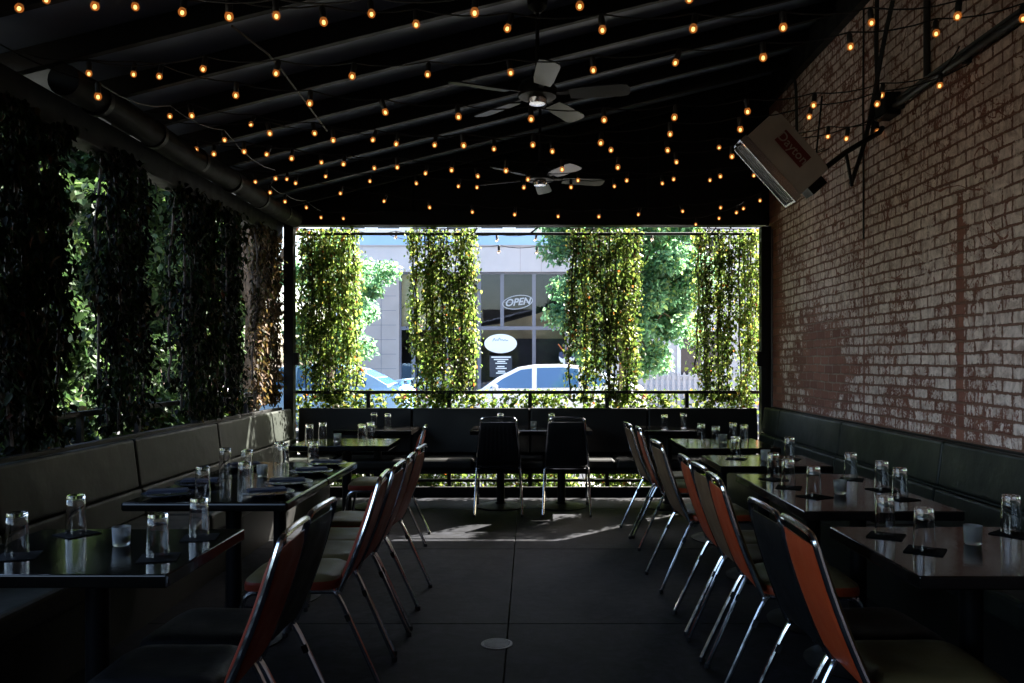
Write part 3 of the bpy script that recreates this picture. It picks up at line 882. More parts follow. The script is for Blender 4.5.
GL = tumbler(); tag(GL, 'x', 'glass')
VO = thing('votive_holder', 'x', 'candle holder')
MB().lathe([(0.0001, 0.0), (0.024, 0.0), (0.0275, 0.004), (0.0305, 0.066), (0.0285, 0.066), (0.0255, 0.012), (0.0001, 0.010)], n=20).build('holder', 'frosted_glass', VO, smooth=True, ang=50)
cn = MB().lathe([(0.0001, 0.0115), (0.0225, 0.0115), (0.024, 0.036), (0.0001, 0.037)], n=16).build('candle', 'candle_wax', VO, smooth=True, ang=50)
MB().tube([(0, 0, 0.036), (0.001, 0, 0.045)], 0.001, 5).build('wick', 'rubber', cn)
NK = MB().box2((-0.06, -0.06, 0), (0.06, 0.06, 0.003)).build('napkin', 'coaster'); tag(NK, 'x', 'napkin')
PL = MB().lathe([(0.0001, 0.004), (0.06, 0.004), (0.064, 0.0), (0.07, 0.0), (0.075, 0.004), (0.118, 0.016), (0.122, 0.019), (0.118, 0.021), (0.075, 0.009), (0.0001, 0.008)], n=36).build('plate', 'plate_dark', smooth=True, ang=50); tag(PL, 'x', 'plate')


def folded_napkin():
    g = MB()
    g.box2((-0.09, -0.045, 0), (0.09, 0.045, 0.006)); g.box2((-0.088, -0.043, 0.0062), (0.086, 0.044, 0.012))
    return g.build('cloth_napkin', 'napkin_cloth', bevel=0.003, seg=2)


CN = folded_napkin(); tag(CN, 'x', 'napkin')


def put(proto, x, y, label, group, z=TZ, rz=None):
    return placed(proto, USED, (x, y, z + 0.0006), RNG.uniform(0, 6.28) if rz is None else rz, label, group)


GG = 'upturned tumblers on the tables'; NG = 'black paper napkins under the tumblers'; VG = 'glass candle holders on the tables'
tbl = {
    'nearest table by the brick wall': dict(g=[(1.30, 2.93, 'aisle side, farther'), (1.33, 2.70, 'aisle side, nearer'), (1.78, 2.96, 'at the picture edge')], v=[(1.55, 2.80)], n=True),
    'long table by the brick wall': dict(g=[(1.32, 4.34, 'farthest on the aisle side'), (1.31, 4.06, 'middle of the aisle side'), (1.34, 3.78, 'nearest on the aisle side'), (1.74, 4.34, 'farthest on the bench side'), (1.75, 3.98, 'middle of the bench side'), (1.72, 3.72, 'nearest on the bench side')], v=[(1.50, 3.87)], n=True),
    'two-glass table by the brick wall': dict(g=[(1.35, 5.25, 'on the aisle side'), (1.70, 5.24, 'on the bench side')], v=[(1.53, 5.2)], n=True),
    'farthest table along the brick wall': dict(g=[(1.38, 6.45, 'far one on the aisle side'), (1.44, 6.2, 'near one on the aisle side'), (1.66, 6.54, 'far one on the bench side'), (1.70, 6.35, 'near one on the bench side')], v=[(1.53, 6.33)], n=False),
    'small right table of the rear bench': dict(g=[(1.27, 7.56, 'left one'), (1.48, 7.72, 'right one')], v=[], n=False),
    'wide middle table of the rear bench': dict(g=[(-0.285, 7.72, 'behind the left chair'), (0.21, 7.72, 'behind the right chair')], v=[(0.035, 7.70)], n=False),
    'small left table of the rear bench': dict(g=[(-1.52, 7.80, 'left one'), (-1.36, 7.66, 'right one')], v=[], n=False),
    'farthest table along the left bench': dict(g=[(-1.76, 6.38, 'near one on the bench side'), (-1.70, 6.56, 'far one on the bench side'), (-1.34, 6.38, 'near one on the aisle side'), (-1.31, 6.58, 'far one on the aisle side')], v=[(-1.54, 6.40)], n=False),
    'plate-covered left tables': dict(g=[(-1.555, 3.80, 'nearest'), (-1.42, 3.98, 'second nearest'), (-1.76, 4.62, 'beside the bench'), (-1.60, 4.52, 'in the middle row, centre'), (-1.50, 4.86, 'at the far end, near the aisle'), (-1.56, 4.98, 'at the far end, left one'), (-1.36, 5.02, 'at the far end corner')], v=[(-1.49, 4.45)], n=False),
    'nearest table on the left': dict(g=[(-1.20, 2.90, 'aisle side, farther'), (-1.21, 2.60, 'aisle side, nearer'), (-1.68, 2.96, 'bench side, farther'), (-1.68, 2.62, 'bench side, nearer')], v=[(-1.42, 2.78)], n=True),
}
for tn, d in tbl.items():
    for (x, y, pos) in d['g']:
        z = TZ
        if d['n']:
            put(NK, x + 0.004, y, 'black napkin under the tumbler, %s, %s' % (tn, pos), NG, TZ, rz=RNG.uniform(0.2, 1.2)); z = TZ + 0.0036
        put(GL, x, y, 'upturned tumbler on the %s, %s' % (tn, pos), GG, z)
    for (x, y) in d['v']:
        put(VO, x, y, 'small frosted candle glass on the %s' % tn, VG)
PG = 'dark plates on the pushed-together left tables'
posn = ['nearest', 'second nearest', 'second farthest', 'farthest']
for k, yy in enumerate((3.80, 4.14, 4.56, 4.92)):
    for (xx, sd) in ((-1.25, 'aisle'), (-1.71, 'bench')):
        yv = yy + RNG.uniform(-0.02, 0.02)
        if sd == 'bench' and k == 2: yv += 0.24; 
        if sd == 'bench' and k == 3: continue
        put(PL, xx, yv, '%s dark blue plate along the %s side of the left tables' % (posn[k], sd), PG)
        put(CN, xx + RNG.uniform(-0.01, 0.01), yv, 'folded napkin on the %s dark plate of the %s side' % (posn[k], sd), 'folded napkins on the dark plates', TZ + 0.0225, rz=RNG.uniform(-0.3, 0.3) + (0 if k % 2 else 0.4))


# ------------------------------------------------------------------ chairs
def smooth_path(pts, it=2):
    p = [Vector(q) for q in pts]
    for _ in range(it):
        q = [p[0]]
        for i in range(len(p) - 1):
            q.append(p[i] * 0.75 + p[i + 1] * 0.25); q.append(p[i] * 0.25 + p[i + 1] * 0.75)
        q.append(p[-1]); p = q
    return p


def make_chair(backmat, frontmat, seatmat, sidemat, ripple=0.0):
    """faces +X, origin on the floor under the rear feet"""
    t = thing('stacking_chair', 'x', 'chair')
    RT = 0.0105
    zj, xj = 0.425, 0.175
    zt_, xt = 0.885, 0.015
    hw_t, hw_j = 0.158, 0.20

    def bp(s):                       # point on the back plane, s=0 joint .. 1 top (slight curve)
        return xj + (xt - xj) * s - 0.012 * math.sin(math.pi * s), zj + (zt_ - zj) * s, hw_j + (hw_t - hw_j) * s

    path = []
    for s in (0.0, 0.3, 0.6, 0.85, 0.955):
        x, z, h = bp(s); path.append((x, -h, z))
    x, z, h = bp(1.0); path += [(x, -h + 0.012, z), (x, -h + 0.05, z + 0.004), (x, 0, z + 0.006), (x, h - 0.05, z + 0.004), (x, h - 0.012, z)]
    for s in (0.955, 0.85, 0.6, 0.3, 0.0):
        x, z, h = bp(s); path.append((x, h, z))
    MB().tube(smooth_path(path, 1), RT, 8).build('back_frame', 'chrome', t, smooth=True)
    for sgn in (-1, 1):
        lg = MB().tube(smooth_path([(xj + 0.03, sgn * 0.196, zj + 0.0), (xj + 0.012, sgn * 0.20, zj - 0.012), (xj - 0.02, sgn * 0.203, zj - 0.07), (0.0, sgn * 0.215, 0.015)], 1), RT, 8).build('leg', 'chrome', t, smooth=True)
        MB().lathe([(0.012, 0), (0.0135, 0.004), (0.0125, 0.022)], (0.0, sgn * 0.215, 0), 10).build('foot_cap', 'rubber', lg)
        lg = MB().tube(smooth_path([(xj, sgn * 0.188, zj - 0.006), (xj + 0.36, sgn * 0.188, zj - 0.006), (xj + 0.395, sgn * 0.19, zj - 0.02), (xj + 0.41, sgn * 0.194, zj - 0.06), (xj + 0.45, sgn * 0.21, 0.015)], 1), RT, 8).build('leg', 'chrome', t, smooth=True)
        MB().lathe([(0.012, 0), (0.0135, 0.004), (0.0125, 0.022)], (xj + 0.45, sgn * 0.21, 0), 10).build('foot_cap', 'rubber', lg)
        # stacking bumper on the rear leg
        MB().box((xj - 0.035, sgn * 0.203, zj - 0.11), (0.02, 0.024, 0.03), Matrix.Rotation(R(23), 3, 'Y')).build('stacking_bumper', 'rubber', lg)
    MB().tube([(xj + 0.05, -0.188, zj - 0.018), (xj + 0.05, 0.188, zj - 0.018)], 0.008, 6).build('cross_bar', 'chrome', t)
    # seat cushion, side and top in different vinyl
    nx, ny = 12, 12
    g = MB(); dx, dy = 0.40, 0.395
    top = []; mid_ = []; bot = []
    grid = {}
    vs = []; fs = []; mi = []
    for i in range(nx + 1):
        for j in range(ny + 1):
            u = i / nx * 2 - 1; v = j / ny * 2 - 1
            # superellipse outline
            r = max(abs(u), abs(v)); k_ = (abs(u) ** 6 + abs(v) ** 6) ** (1 / 6) if r > 0 else 1
            s_ = r / k_ if k_ > 0 else 1
            taper = 1 - 0.06 * (1 - (u + 1) / 2)
            px_, py_ = u * s_ * dx / 2, v * s_ * dy / 2 * taper
            e = max(0.0, 1 - r ** 5)
            z = zj + 0.035 + 0.026 * e ** 0.6 - 0.012 * math.exp(-((u + 0.1) ** 2 + v * v) * 2)
            vs.append((xj + 0.215 + px_, py_, z)); grid[i, j] = len(vs) - 1
    for i in range(nx):
        for j in range(ny):
            fs.append((grid[i, j], grid[i + 1, j], grid[i + 1, j + 1], grid[i, j + 1])); mi.append(0)
    ring = [grid[i, 0] for i in range(nx + 1)] + [grid[nx, j] for j in range(1, ny + 1)] + [grid[i, ny] for i in range(nx - 1, -1, -1)] + [grid[0, j] for j in range(ny - 1, 0, -1)]
    cx_ = xj + 0.215
    prev = ring
    for (sc, dz) in ((1.02, -0.014), (1.02, -0.036), (0.96, -0.042)):
        cur = []
        for q in ring:
            x, y, z = vs[q]; vs.append((cx_ + (x - cx_) * sc, y * sc, zj + 0.035 + dz)); cur.append(len(vs) - 1)
        for a in range(len(ring)):
            b = (a + 1) % len(ring); fs.append((prev[a], prev[b], cur[b], cur[a])); mi.append(1)
        prev = cur
    fs.append(tuple(prev)); mi.append(1)
    g.v, g.f, g.mi = vs, fs, mi
    g.build('seat', [seatmat, sidemat], t, smooth=True, ang=60)
    # back pad: outer shell and front pad
    g = MB(); vs = []; fs = []; mi = []
    nu, nv = 28, 12
    idx = {}
    for side in (0, 1):
        for i in range(nu + 1):
            for j in range(nv + 1):
                u = i / nu * 2 - 1; s_ = 0.035 + 0.885 * j / nv
                x, z, h = bp(s_); hh = h - 0.004
                q = j / nv * 2 - 1
                edge = max(abs(u), abs(q))
                corner = 1 - 0.05 * max(0, abs(q) - 0.8) / 0.2 * 1.0
                e = max(0.0, 1 - abs(u) ** 8) ** 0.5 * max(0.0, 1 - abs(q) ** 8) ** 0.5
                th = (0.010 * e + 0.002) if side == 0 else (0.026 * e + 0.002)
                if side == 0 and ripple > 0: th += ripple * e * abs(math.sin(u * math.pi * 4.5))
                nx_ = -1 if side == 0 else 1
                vs.append((x + nx_ * th * 0.95, u * hh * corner, z + nx_ * th * 0.30)); idx[side, i, j] = len(vs) - 1
    for side in (0, 1):
        for i in range(nu):
            for j in range(nv):
                f = (idx[side, i, j], idx[side, i + 1, j], idx[side, i + 1, j + 1], idx[side, i, j + 1])
                fs.append(f); mi.append(side)
    bd = [(i, 0) for i in range(nu)] + [(nu, j) for j in range(nv)] + [(i, nv) for i in range(nu, 0, -1)] + [(0, j) for j in range(nv, 0, -1)]
    for a in range(len(bd)):
        b = (a + 1) % len(bd)
        fs.append((idx[(0,) + bd[a]], idx[(0,) + bd[b]], idx[(1,) + bd[b]], idx[(1,) + bd[a]])); mi.append(0)
    g.v, g.f, g.mi = vs, fs, mi
    g.build('backrest', [backmat, frontmat], t, smooth=True, ang=60)
    return t


CH = {
    'orange': make_chair('orange_vinyl', 'tan_vinyl', 'tan_vinyl', 'orange_vinyl'),
    'brown': make_chair('brown_vinyl', 'brown_vinyl', 'tan_vinyl', 'orange_vinyl'),
    'black': make_chair('black_vinyl', 'black_vinyl', 'black_vinyl', 'black_vinyl'),
    'ribbed': make_chair('black_vinyl', 'black_vinyl', 'black_vinyl', 'black_vinyl', ripple=0.006),
    'shade': make_chair('maroon_vinyl', 'maroon_vinyl', 'black_vinyl', 'maroon_vinyl'),  # maroon chair, seat blackened to stand in for deep shade
    'maroon': make_chair('maroon_vinyl', 'maroon_vinyl', 'tan_vinyl', 'maroon_vinyl'),
}
for k_, o_ in CH.items(): o_.name = 'stacking_chair'
RG = 'stacking chairs along the right tables'; LG = 'stacking chairs along the left tables'
right = [('brown', 0.775, 6.50, 0.05, 'farthest brown-backed chair of the right row, by the rear'),
         ('orange', 0.81, 6.10, -0.03, 'orange-backed chair second from the far end of the right row'),
         ('brown', 0.775, 5.02, 0.06, 'brown-backed chair standing alone in the middle of the right row'),
         ('orange', 0.795, 4.20, -0.02, 'orange-backed chair at the far end of the long right table'),
         ('brown', 0.80, 3.85, 0.03, 'brown-backed chair squeezed between two orange ones at the long right table'),
         ('orange', 0.79, 3.50, -0.03, 'orange-backed chair at the near end of the long right table'),
         ('black', 0.80, 2.80, 0.04, 'black-backed chair of the right row'),
         ('orange', 0.81, 2.48, -0.02, 'nearest orange-backed chair of the right row')]
for (c, x, y, a, lb) in right: placed(CH[c], USED, (x, y, 0), a, lb, RG)
left = [('maroon', -0.80, 6.24, 0.06, 'farthest dark red chair of the left row, at the table reflecting leaves'),
        ('maroon', -0.625, 4.72, -0.05, 'dark red chair at the far end of the pushed-together left tables'),
        ('maroon', -0.62, 4.27, 0.03, 'third dark red chair along the pushed-together left tables'),
        ('maroon', -0.625, 3.93, -0.02, 'second dark red chair along the pushed-together left tables'),
        ('maroon', -0.635, 3.58, 0.04, 'dark red chair at the near end of the pushed-together left tables'),
        ('black', -0.71, 2.80, -0.03, 'black chair of the left row'),
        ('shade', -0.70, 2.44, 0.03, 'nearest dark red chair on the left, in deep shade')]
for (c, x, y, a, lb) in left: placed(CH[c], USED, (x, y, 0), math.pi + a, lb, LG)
placed(CH['ribbed'], USED, (-0.285, 7.17, 0), math.pi / 2 + 0.02, 'black chair with ribbed back facing the rear bench, the left of two', 'two black chairs facing the rear bench')
placed(CH['black'], USED, (0.33, 7.17, 0), math.pi / 2 - 0.03, 'black chair with plain back facing the rear bench, the right of two', 'two black chairs facing the rear bench')


# ------------------------------------------------------------------ ceiling fans
def make_fan(label, loc, a0, ceil):
    t = thing('ceiling_fan', label, 'fan', loc, 0, 'ceiling fans under the rafters')
    MB().lathe([(0.0001, -0.035), (0.05, -0.03), (0.058, -0.012), (0.06, 0.0)], n=22).build('bottom_cap', 'heater_steel', t, smooth=True)
    MB().lathe([(0.06, 0.001), (0.115, 0.012), (0.12, 0.06), (0.10, 0.10), (0.045, 0.125), (0.03, 0.17), (0.016, 0.175)], n=26).build('motor_housing', 'black_steel', t, smooth=True)
    MB().tube([(0, 0, 0.17), (0, 0, ceil - loc[2] - 0.04)], 0.013, 10).build('downrod', 'black_steel', t)
    MB().lathe([(0.02, ceil - loc[2] - 0.09), (0.06, ceil - loc[2] - 0.05), (0.065, ceil - loc[2] + 0.02)], n=18).build('canopy', 'black_steel', t, smooth=True)
    for k in range(5):
        a = R(a0 + 72 * k)
        rot = Matrix.Rotation(a, 3, 'Z') @ Matrix.Rotation(R(-13), 3, 'X')
        g = MB()
        poly = [(0.20, -0.05), (0.28, -0.060), (0.51, -0.066), (0.55, -0.058), (0.565, -0.03), (0.565, 0.03), (0.55, 0.058), (0.51, 0.066), (0.28, 0.060), (0.20, 0.05)]
        g.prism([rot @ Vector((x, y, 0.02)) for x, y in poly], rot @ Vector((0, 0, 0.008)))
        b = g.build('blade', 'fan_blade', t)
        g = MB()
        g.prism([rot @ Vector((x, y, 0.0285)) for x, y in ((0.09, -0.015), (0.2, -0.018), (0.24, -0.04), (0.30, -0.035), (0.30, 0.035), (0.24, 0.04), (0.2, 0.018), (0.09, 0.015))], rot @ Vector((0, 0, 0.006)))
        g.build('blade_iron', 'black_steel', b)
    return t


make_fan('nearer ceiling fan hanging on a rod among the string lights', (0.045, 4.9, 3.00), -84, zr(0.045) - 0.06)
make_fan('farther ceiling fan hanging low near the street opening', (0.085, 6.8, 2.92), 12, zr(0.085) - 0.06)

# ------------------------------------------------------------------ heater
HY = 5.2
hA, hB, hC, hD = at(781, 115, HY), at(746, 135, HY), at(799, 194, HY), at(828, 164, HY)
ux = (hC - hB).normalized(); uz = (hA - hB); uz = (uz - ux * uz.dot(ux)).normalized()   # long axis, short axis
hc = (hA + hB + hC + hD) / 4
Lh, Wh = (hC - hB).length, 0.27
ht = thing('patio_heater', 'grey box heater with a red label mounted off the brick wall', 'heater', hc)
hd = Vector((0, 1, 0))


def hp(a, b, c=0.0): return ux * a + uz * b + hd * c


g = MB(); g.prism([hp(-Lh / 2, -Wh / 2), hp(Lh / 2, -Wh / 2), hp(Lh / 2, Wh / 2 * 0.9), hp(Lh / 2 - 0.05, Wh / 2), hp(-Lh / 2 + 0.05, Wh / 2), hp(-Lh / 2, Wh / 2 * 0.9)], hd * 0.19)
g.build('case', 'heater_case', ht, bevel=0.008)
g = MB()
g.prism([hp(-Lh / 2 - 0.012, -Wh / 2 - 0.05, -0.006), hp(Lh / 2 + 0.012, -Wh / 2 - 0.05, -0.006), hp(Lh / 2 + 0.012, -Wh / 2 + 0.004, -0.006), hp(-Lh / 2 - 0.012, -Wh / 2 + 0.004, -0.006)], hd * 0.012)
g.prism([hp(-Lh / 2 - 0.012, -Wh / 2 - 0.05, 0.184), hp(Lh / 2 + 0.012, -Wh / 2 - 0.05, 0.184), hp(Lh / 2 + 0.012, -Wh / 2 + 0.004, 0.184), hp(-Lh / 2 - 0.012, -Wh / 2 + 0.004, 0.184)], hd * 0.012)
for sg in (-1, 1):
    g.prism([hp(sg * (Lh / 2 + 0.006) - 0.006, -Wh / 2 - 0.05, 0.007), hp(sg * (Lh / 2 + 0.006) + 0.006, -Wh / 2 - 0.05, 0.007), hp(sg * (Lh / 2 + 0.006) + 0.006, -Wh / 2 + 0.003, 0.007), hp(sg * (Lh / 2 + 0.006) - 0.006, -Wh / 2 + 0.003, 0.007)], hd * 0.176)
rim_ = g.build('reflector_rim', 'heater_steel', ht)
g = MB()
for k in range(6):
    c_ = 0.02 + 0.03 * k
    g.tube([hp(-Lh / 2 + 0.008, -Wh / 2 - 0.038, c_), hp(Lh / 2 - 0.008, -Wh / 2 - 0.038, c_)], 0.003, 6)
g.build('grille', 'heater_steel', ht)
g = MB(); g.prism([hp(-0.12, -0.015, -0.004), hp(0.125, -0.015, -0.004), hp(0.125, 0.085, -0.004), hp(-0.12, 0.085, -0.004)], hd * 0.003)
lab = g.build('label_plate', 'label_red', ht)


def text_mesh(body, size, mat, name, parent, mw, spacing=1.0, extrude=0.002, shear=0.0, bold=0.0):
    cu = bpy.data.curves.new(name, 'FONT'); cu.body = body; cu.size = size; cu.align_x = 'CENTER'; cu.align_y = 'CENTER'
    cu.extrude = extrude; cu.space_character = spacing; cu.shear = shear; cu.offset = bold; cu.resolution_u = 4
    o = bpy.data.objects.new(name, cu); COL.objects.link(o)
    dg = bpy.context.evaluated_depsgraph_get()
    me = bpy.data.meshes.new_from_object(o.evaluated_get(dg)); me.name = name
    bpy.data.objects.remove(o); bpy.data.curves.remove(cu)
    me.transform(mw); me.materials.clear(); me.materials.append(M[mat])
    r = bpy.data.objects.new(name, me); COL.objects.link(r); r.parent = parent
    return r


mw = Matrix.Translation(hp(0.0, 0.035, -0.0065)) @ Matrix((ux, uz, -hd)).transposed().to_4x4()
text_mesh('Dayton', 0.085, 'label_white', 'label_text', lab, mw)
g = MB()
arm = at(832, 160, 5.35) - hc
g.box(hp(Lh / 2 - 0.02, 0.03, 0.15) + ux * 0.05 + uz * 0.0, (0.07, 0.14, 0.12), Matrix((ux, hd, uz)).transposed())
g.tube([hp(Lh / 2 - 0.02, 0.06, 0.14), at(846, 152, 5.32) - hc, at(880, 132, 5.55) - hc, Vector((WALLX - 0.015 - hc.x, 0.4, at(884, 128, 5.6).z - hc.z))], 0.018, 8)
g.tube([at(846, 152, 5.32) - hc, at(852, 186, 5.4) - hc], 0.011, 7)
g.tube([hp(Lh / 2 - 0.06, 0.12, 0.14), at(822, 96, 5.3) - hc], 0.006, 6)
g.build('bracket', 'black_steel', ht, smooth=True)

# conduits, boxes, cables on the brick wall
cz = 3.10
c1 = thing('wall_conduit', 'grey pipe running level along the upper brick wall', 'conduit', (WALLX - 0.045, 0, cz), 0, 'conduits on the brick wall')
MB().tube([(0, 1.0, 0), (0, 5.72, 0)], 0.021, 10).build('pipe', 'conduit', c1, smooth=True)
MB().tube([(0.012, 1.0, 0.045), (0.012, 5.6, 0.045)], 0.012, 8).build('pipe', 'conduit', c1, smooth=True)
for yy in (2.2, 3.4, 4.5, 5.3): MB().box((0.022, yy, 0.0), (0.04, 0.03, 0.06)).build('clamp', 'conduit', c1)
jb = thing('junction_box', 'dark square electrical box at the end of the wall pipe', 'electrical box', (WALLX - 0.055, 5.42, 3.12))
MB().box((0, 0, 0), (0.10, 0.17, 0.15)).build('box', 'black_steel', jb, bevel=0.006)
MB().box((-0.053, 0, 0), (0.005, 0.15, 0.13)).build('cover', 'black_steel', jb)
c2 = thing('wall_conduit', 'vertical pipe dropping down the upper brick wall to the level pipe', 'conduit', (WALLX - 0.025, 4.95, cz), 0, 'conduits on the brick wall')
MB().tube([(0, 0, 0.05), (0, 0, 0.95)], 0.02, 10).build('pipe', 'conduit', c2, smooth=True)
c3 = thing('wall_conduit', 'thin pipe bent over at its top on the brick wall above the heater', 'conduit', (WALLX - 0.03, 7.35, 0), 0, 'conduits on the brick wall')
MB().tube(smooth_path([(-0.02, 0.25, 3.98), (-0.02, 0.06, 4.02), (0, 0, 3.94), (0, 0, 3.0)], 2), 0.014, 8).build('pipe', 'conduit', c3, smooth=True)
cb = thing('cable_bundle', 'thick black cables hanging down the brick wall from the roof', 'cable', (WALLX, 0, 0))
g = MB()
g.tube(smooth_path([at(893, 0, 5.35) - Vector((WALLX + 0.0, 0, 0)), at(884, 40, 5.45) - Vector((WALLX + 0.0, 0, 0)), at(876, 85, 5.55) - Vector((WALLX, 0, 0)), at(866, 140, 5.6) - Vector((WALLX, 0, 0)), at(851, 184, 5.6) - Vector((WALLX, 0, 0))], 2), 0.016, 8)
g.build('cable', 'black_cable', cb, smooth=True)
g = MB()
g.tube(smooth_path([at(877, 0, 5.6) - Vector((WALLX, 0, 0)), at(876, 55, 5.62) - Vector((WALLX, 0, 0)), at(878, 90, 5.62) - Vector((WALLX, 0, 0)), at(872, 138, 5.64) - Vector((WALLX, 0, 0))], 2), 0.016, 8)
g.build('cable', 'black_cable', cb, smooth=True)
c4 = thing('wall_cable', 'thin dark cable running straight down the brick wall', 'cable', (WALLX - 0.008, 5.93, 0))
MB().tube([(0, 0, 2.3), (0, 0.01, 3.3), (0, 0, 4.0)], 0.006, 6).build('cable', 'black_cable', c4)

# ------------------------------------------------------------------ string lights
SG = 'string lights crossing under the patio roof'
bp_ = MB().lathe([(0.0001, -0.0405), (0.007, -0.0392), (0.013, -0.0345), (0.0168, -0.026), (0.0165, -0.017), (0.0125, -0.008), (0.009, 0.0)], n=14).build('bulb', 'bulb_glass', smooth=True)
fl_ = MB().lathe([(0.0001, -0.0345), (0.0055, -0.032), (0.0078, -0.026), (0.006, -0.018), (0.0001, -0.014)], n=10).build('filament', 'filament_glow', bp_, smooth=True)
so_ = MB().lathe([(0.0125, -0.006), (0.0135, 0.0), (0.0135, 0.035), (0.008, 0.045), (0.0001, 0.046)], n=10).build('socket', 'socket_black', bp_, smooth=True)
bo_ = MB().lathe([(0.0001, -0.0405), (0.007, -0.0392), (0.013, -0.0345), (0.0168, -0.026), (0.0165, -0.017), (0.0125, -0.008), (0.009, 0.0)], n=14).build('bulb', 'bulb_off', smooth=True)
so2 = MB().lathe([(0.0125, -0.006), (0.0135, 0.0), (0.0135, 0.035), (0.008, 0.045), (0.0001, 0.046)], n=10).build('socket', 'socket_black', bo_, smooth=True)
BUSED = set()


def light_string(label, bulbs, d0, d1, left=None, right=None, proto=bp_, group=SG, ds=None):
    pts = []
    for i, (px, py) in enumerate(bulbs):
        d = ds[i] if ds else d0 + (d1 - d0) * i / max(1, len(bulbs) - 1)
        p = at(px, py, d) + Vector((0, 0, 0.027))
        p.z = min(p.z, zr(p.x) - 0.20)
        p.x = min(p.x, WALLX - 0.05)
        pts.append(p)
    o = pts[len(pts) // 2]
    t = thing('string_light', label, 'string light', o, 0, group)
    cab = []
    allp = list(pts)
    if left is not None: allp = [Vector(left)] + allp
    if right is not None: allp = allp + [Vector(right)]
    for i, p in enumerate(allp):
        cab.append(p + Vector((0, 0, 0.046)) - o)
        if i < len(allp) - 1:
            q = allp[i + 1]; ln = (q - p).length
            for f in (0.25, 0.5, 0.75):
                cab.append(p.lerp(q, f) + Vector((0, 0, 0.046 - 0.055 * ln * 4 * f * (1 - f))) - o)
    MB().tube(cab, 0.0038, 5).build('cable', 'black_cable', t)
    for p in pts:
        if proto.name not in BUSED:
            BUSED.add(proto.name); b = proto
        else:
            b = copy_tree(proto)
        b.parent = t; b.location = p - o
        b.rotation_euler = (RNG.normal(0, 0.16), RNG.normal(0, 0.16), RNG.uniform(0, 6)); b.scale = (RNG.uniform(0.92, 1.08),) * 3
    return t


EZ = 2.80
ST = [
    ('string of amber bulbs nearest the viewer, leaving the top of the picture on the right', [(21, 1), (96, 7), (183, 14), (276, 17), (371, 16), (475, 14), (580, 8), (689, 1)], 3.42, 3.05),
    ('second nearest string of amber bulbs, crossing the top of the picture to the brick wall', [(47, 1), (135, 8), (229, 17), (323, 23), (416, 26), (509, 30), (602, 31), (694, 30), (783, 28), (871, 24), (958, 17)], 3.30, 3.58),
    ('third nearest string of amber bulbs, rising to the right in front of the nearer fan', [(134, 64), (204, 70), (277, 74), (353, 77), (428, 76), (510, 74), (593, 71), (677, 64), (763, 58), (850, 48), (936, 35), (1023, 20)], 4.25, 3.55),
    ('fourth nearest string of amber bulbs, passing just below the nearer fan', [(89, 70), (160, 78), (236, 96), (310, 104), (384, 113), (458, 118), (531, 120), (604, 121), (675, 118), (747, 112), (814, 106), (882, 96), (940, 86)], 4.12, 4.55),
    ('fifth string of amber bulbs from the viewer, running right toward the heater label', [(269, 134), (333, 141), (397, 145), (463, 146), (533, 146), (601, 144), (670, 135), (740, 130), (810, 118), (878, 105)], 4.85, 4.45),
    ('sixth string of amber bulbs from the viewer, ending at the heater bracket', [(143, 110), (191, 114), (252, 126), (314, 134), (374, 141), (435, 146), (494, 150), (552, 152), (611, 151), (667, 151), (719, 149), (774, 144), (828, 137), (879, 132)], 4.9, 5.6),
    ('seventh string of amber bulbs from the viewer, level with the top of the farther fan', [(196, 144), (244, 152), (292, 159), (344, 165), (397, 168), (452, 171), (506, 171), (562, 170), (618, 168), (676, 163), (732, 157), (789, 149), (847, 139)], 5.55, 5.30),
    ('eighth string of amber bulbs from the viewer, through the blades of the farther fan', [(214, 147), (268, 155), (321, 163), (374, 169), (426, 174), (477, 177), (528, 180), (578, 181), (627, 181), (674, 180), (720, 177)], 5.72, 6.55),
    ('ninth string of amber bulbs from the viewer, just below the farther fan', [(287, 172), (326, 177), (370, 182), (416, 184), (459, 187), (477, 188), (524, 188), (571, 188), (614, 187), (662, 184), (710, 181), (754, 176)], 6.75, 6.65),
    ('tenth string of amber bulbs from the viewer, sagging low before the dark gable', [(255, 172), (296, 184), (341, 194), (385, 202), (429, 208), (472, 213), (515, 215), (558, 217), (599, 217), (639, 215), (682, 212), (721, 208), (760, 201)], 6.6, 7.7),
]
for (lb, bl_, d0, d1) in ST:
    a = at(bl_[0][0], bl_[0][1], d0); b = at(bl_[-1][0], bl_[-1][1], d1)
    right_end = (WALLX - 0.01, d1 + 0.05, min(b.z + 0.20, 3.3))
    if bl_[-1][0] < 700: right_end = (1.6, d1 - 0.25, zr(1.6) - 0.16)
    light_string(lb, bl_, d0, d1, (-2.55, d0 - 0.1, max(2.86, a.z)), right_end)
light_string('string of amber bulbs running along the left eave above the duct', [(98, 97), (170, 116), (224, 127), (275, 179), (270, 193), (285, 202), (306, 206), (321, 218), (343, 219)], 0, 0, (-2.5, 3.7, 2.84), (-1.5, 8.22, 2.9), ds=[4.1, 4.9, 5.5, 6.5, 7.0, 7.4, 7.8, 8.0, 8.1])
light_string('short string of amber bulbs in the far right corner by the corner post', [(696, 225), (719, 219), (737, 213), (744, 209)], 0, 0, (1.4, 8.22, 2.85), (2.36, 7.5, 3.0), ds=[8.1, 7.95, 7.8, 7.65])
OG = 'unlit string lights outside the street opening'
light_string('unlit string of bulbs outside the street opening, upper of two', [(318, 236), (357, 238), (396, 238), (420, 238), (458, 240), (497, 241), (536, 240), (575, 238), (612, 240), (652, 240), (692, 238), (730, 240)], 8.72, 8.72, (-2.6, 8.72, 2.82), (2.5, 8.72, 2.82), proto=bo_, group=OG)
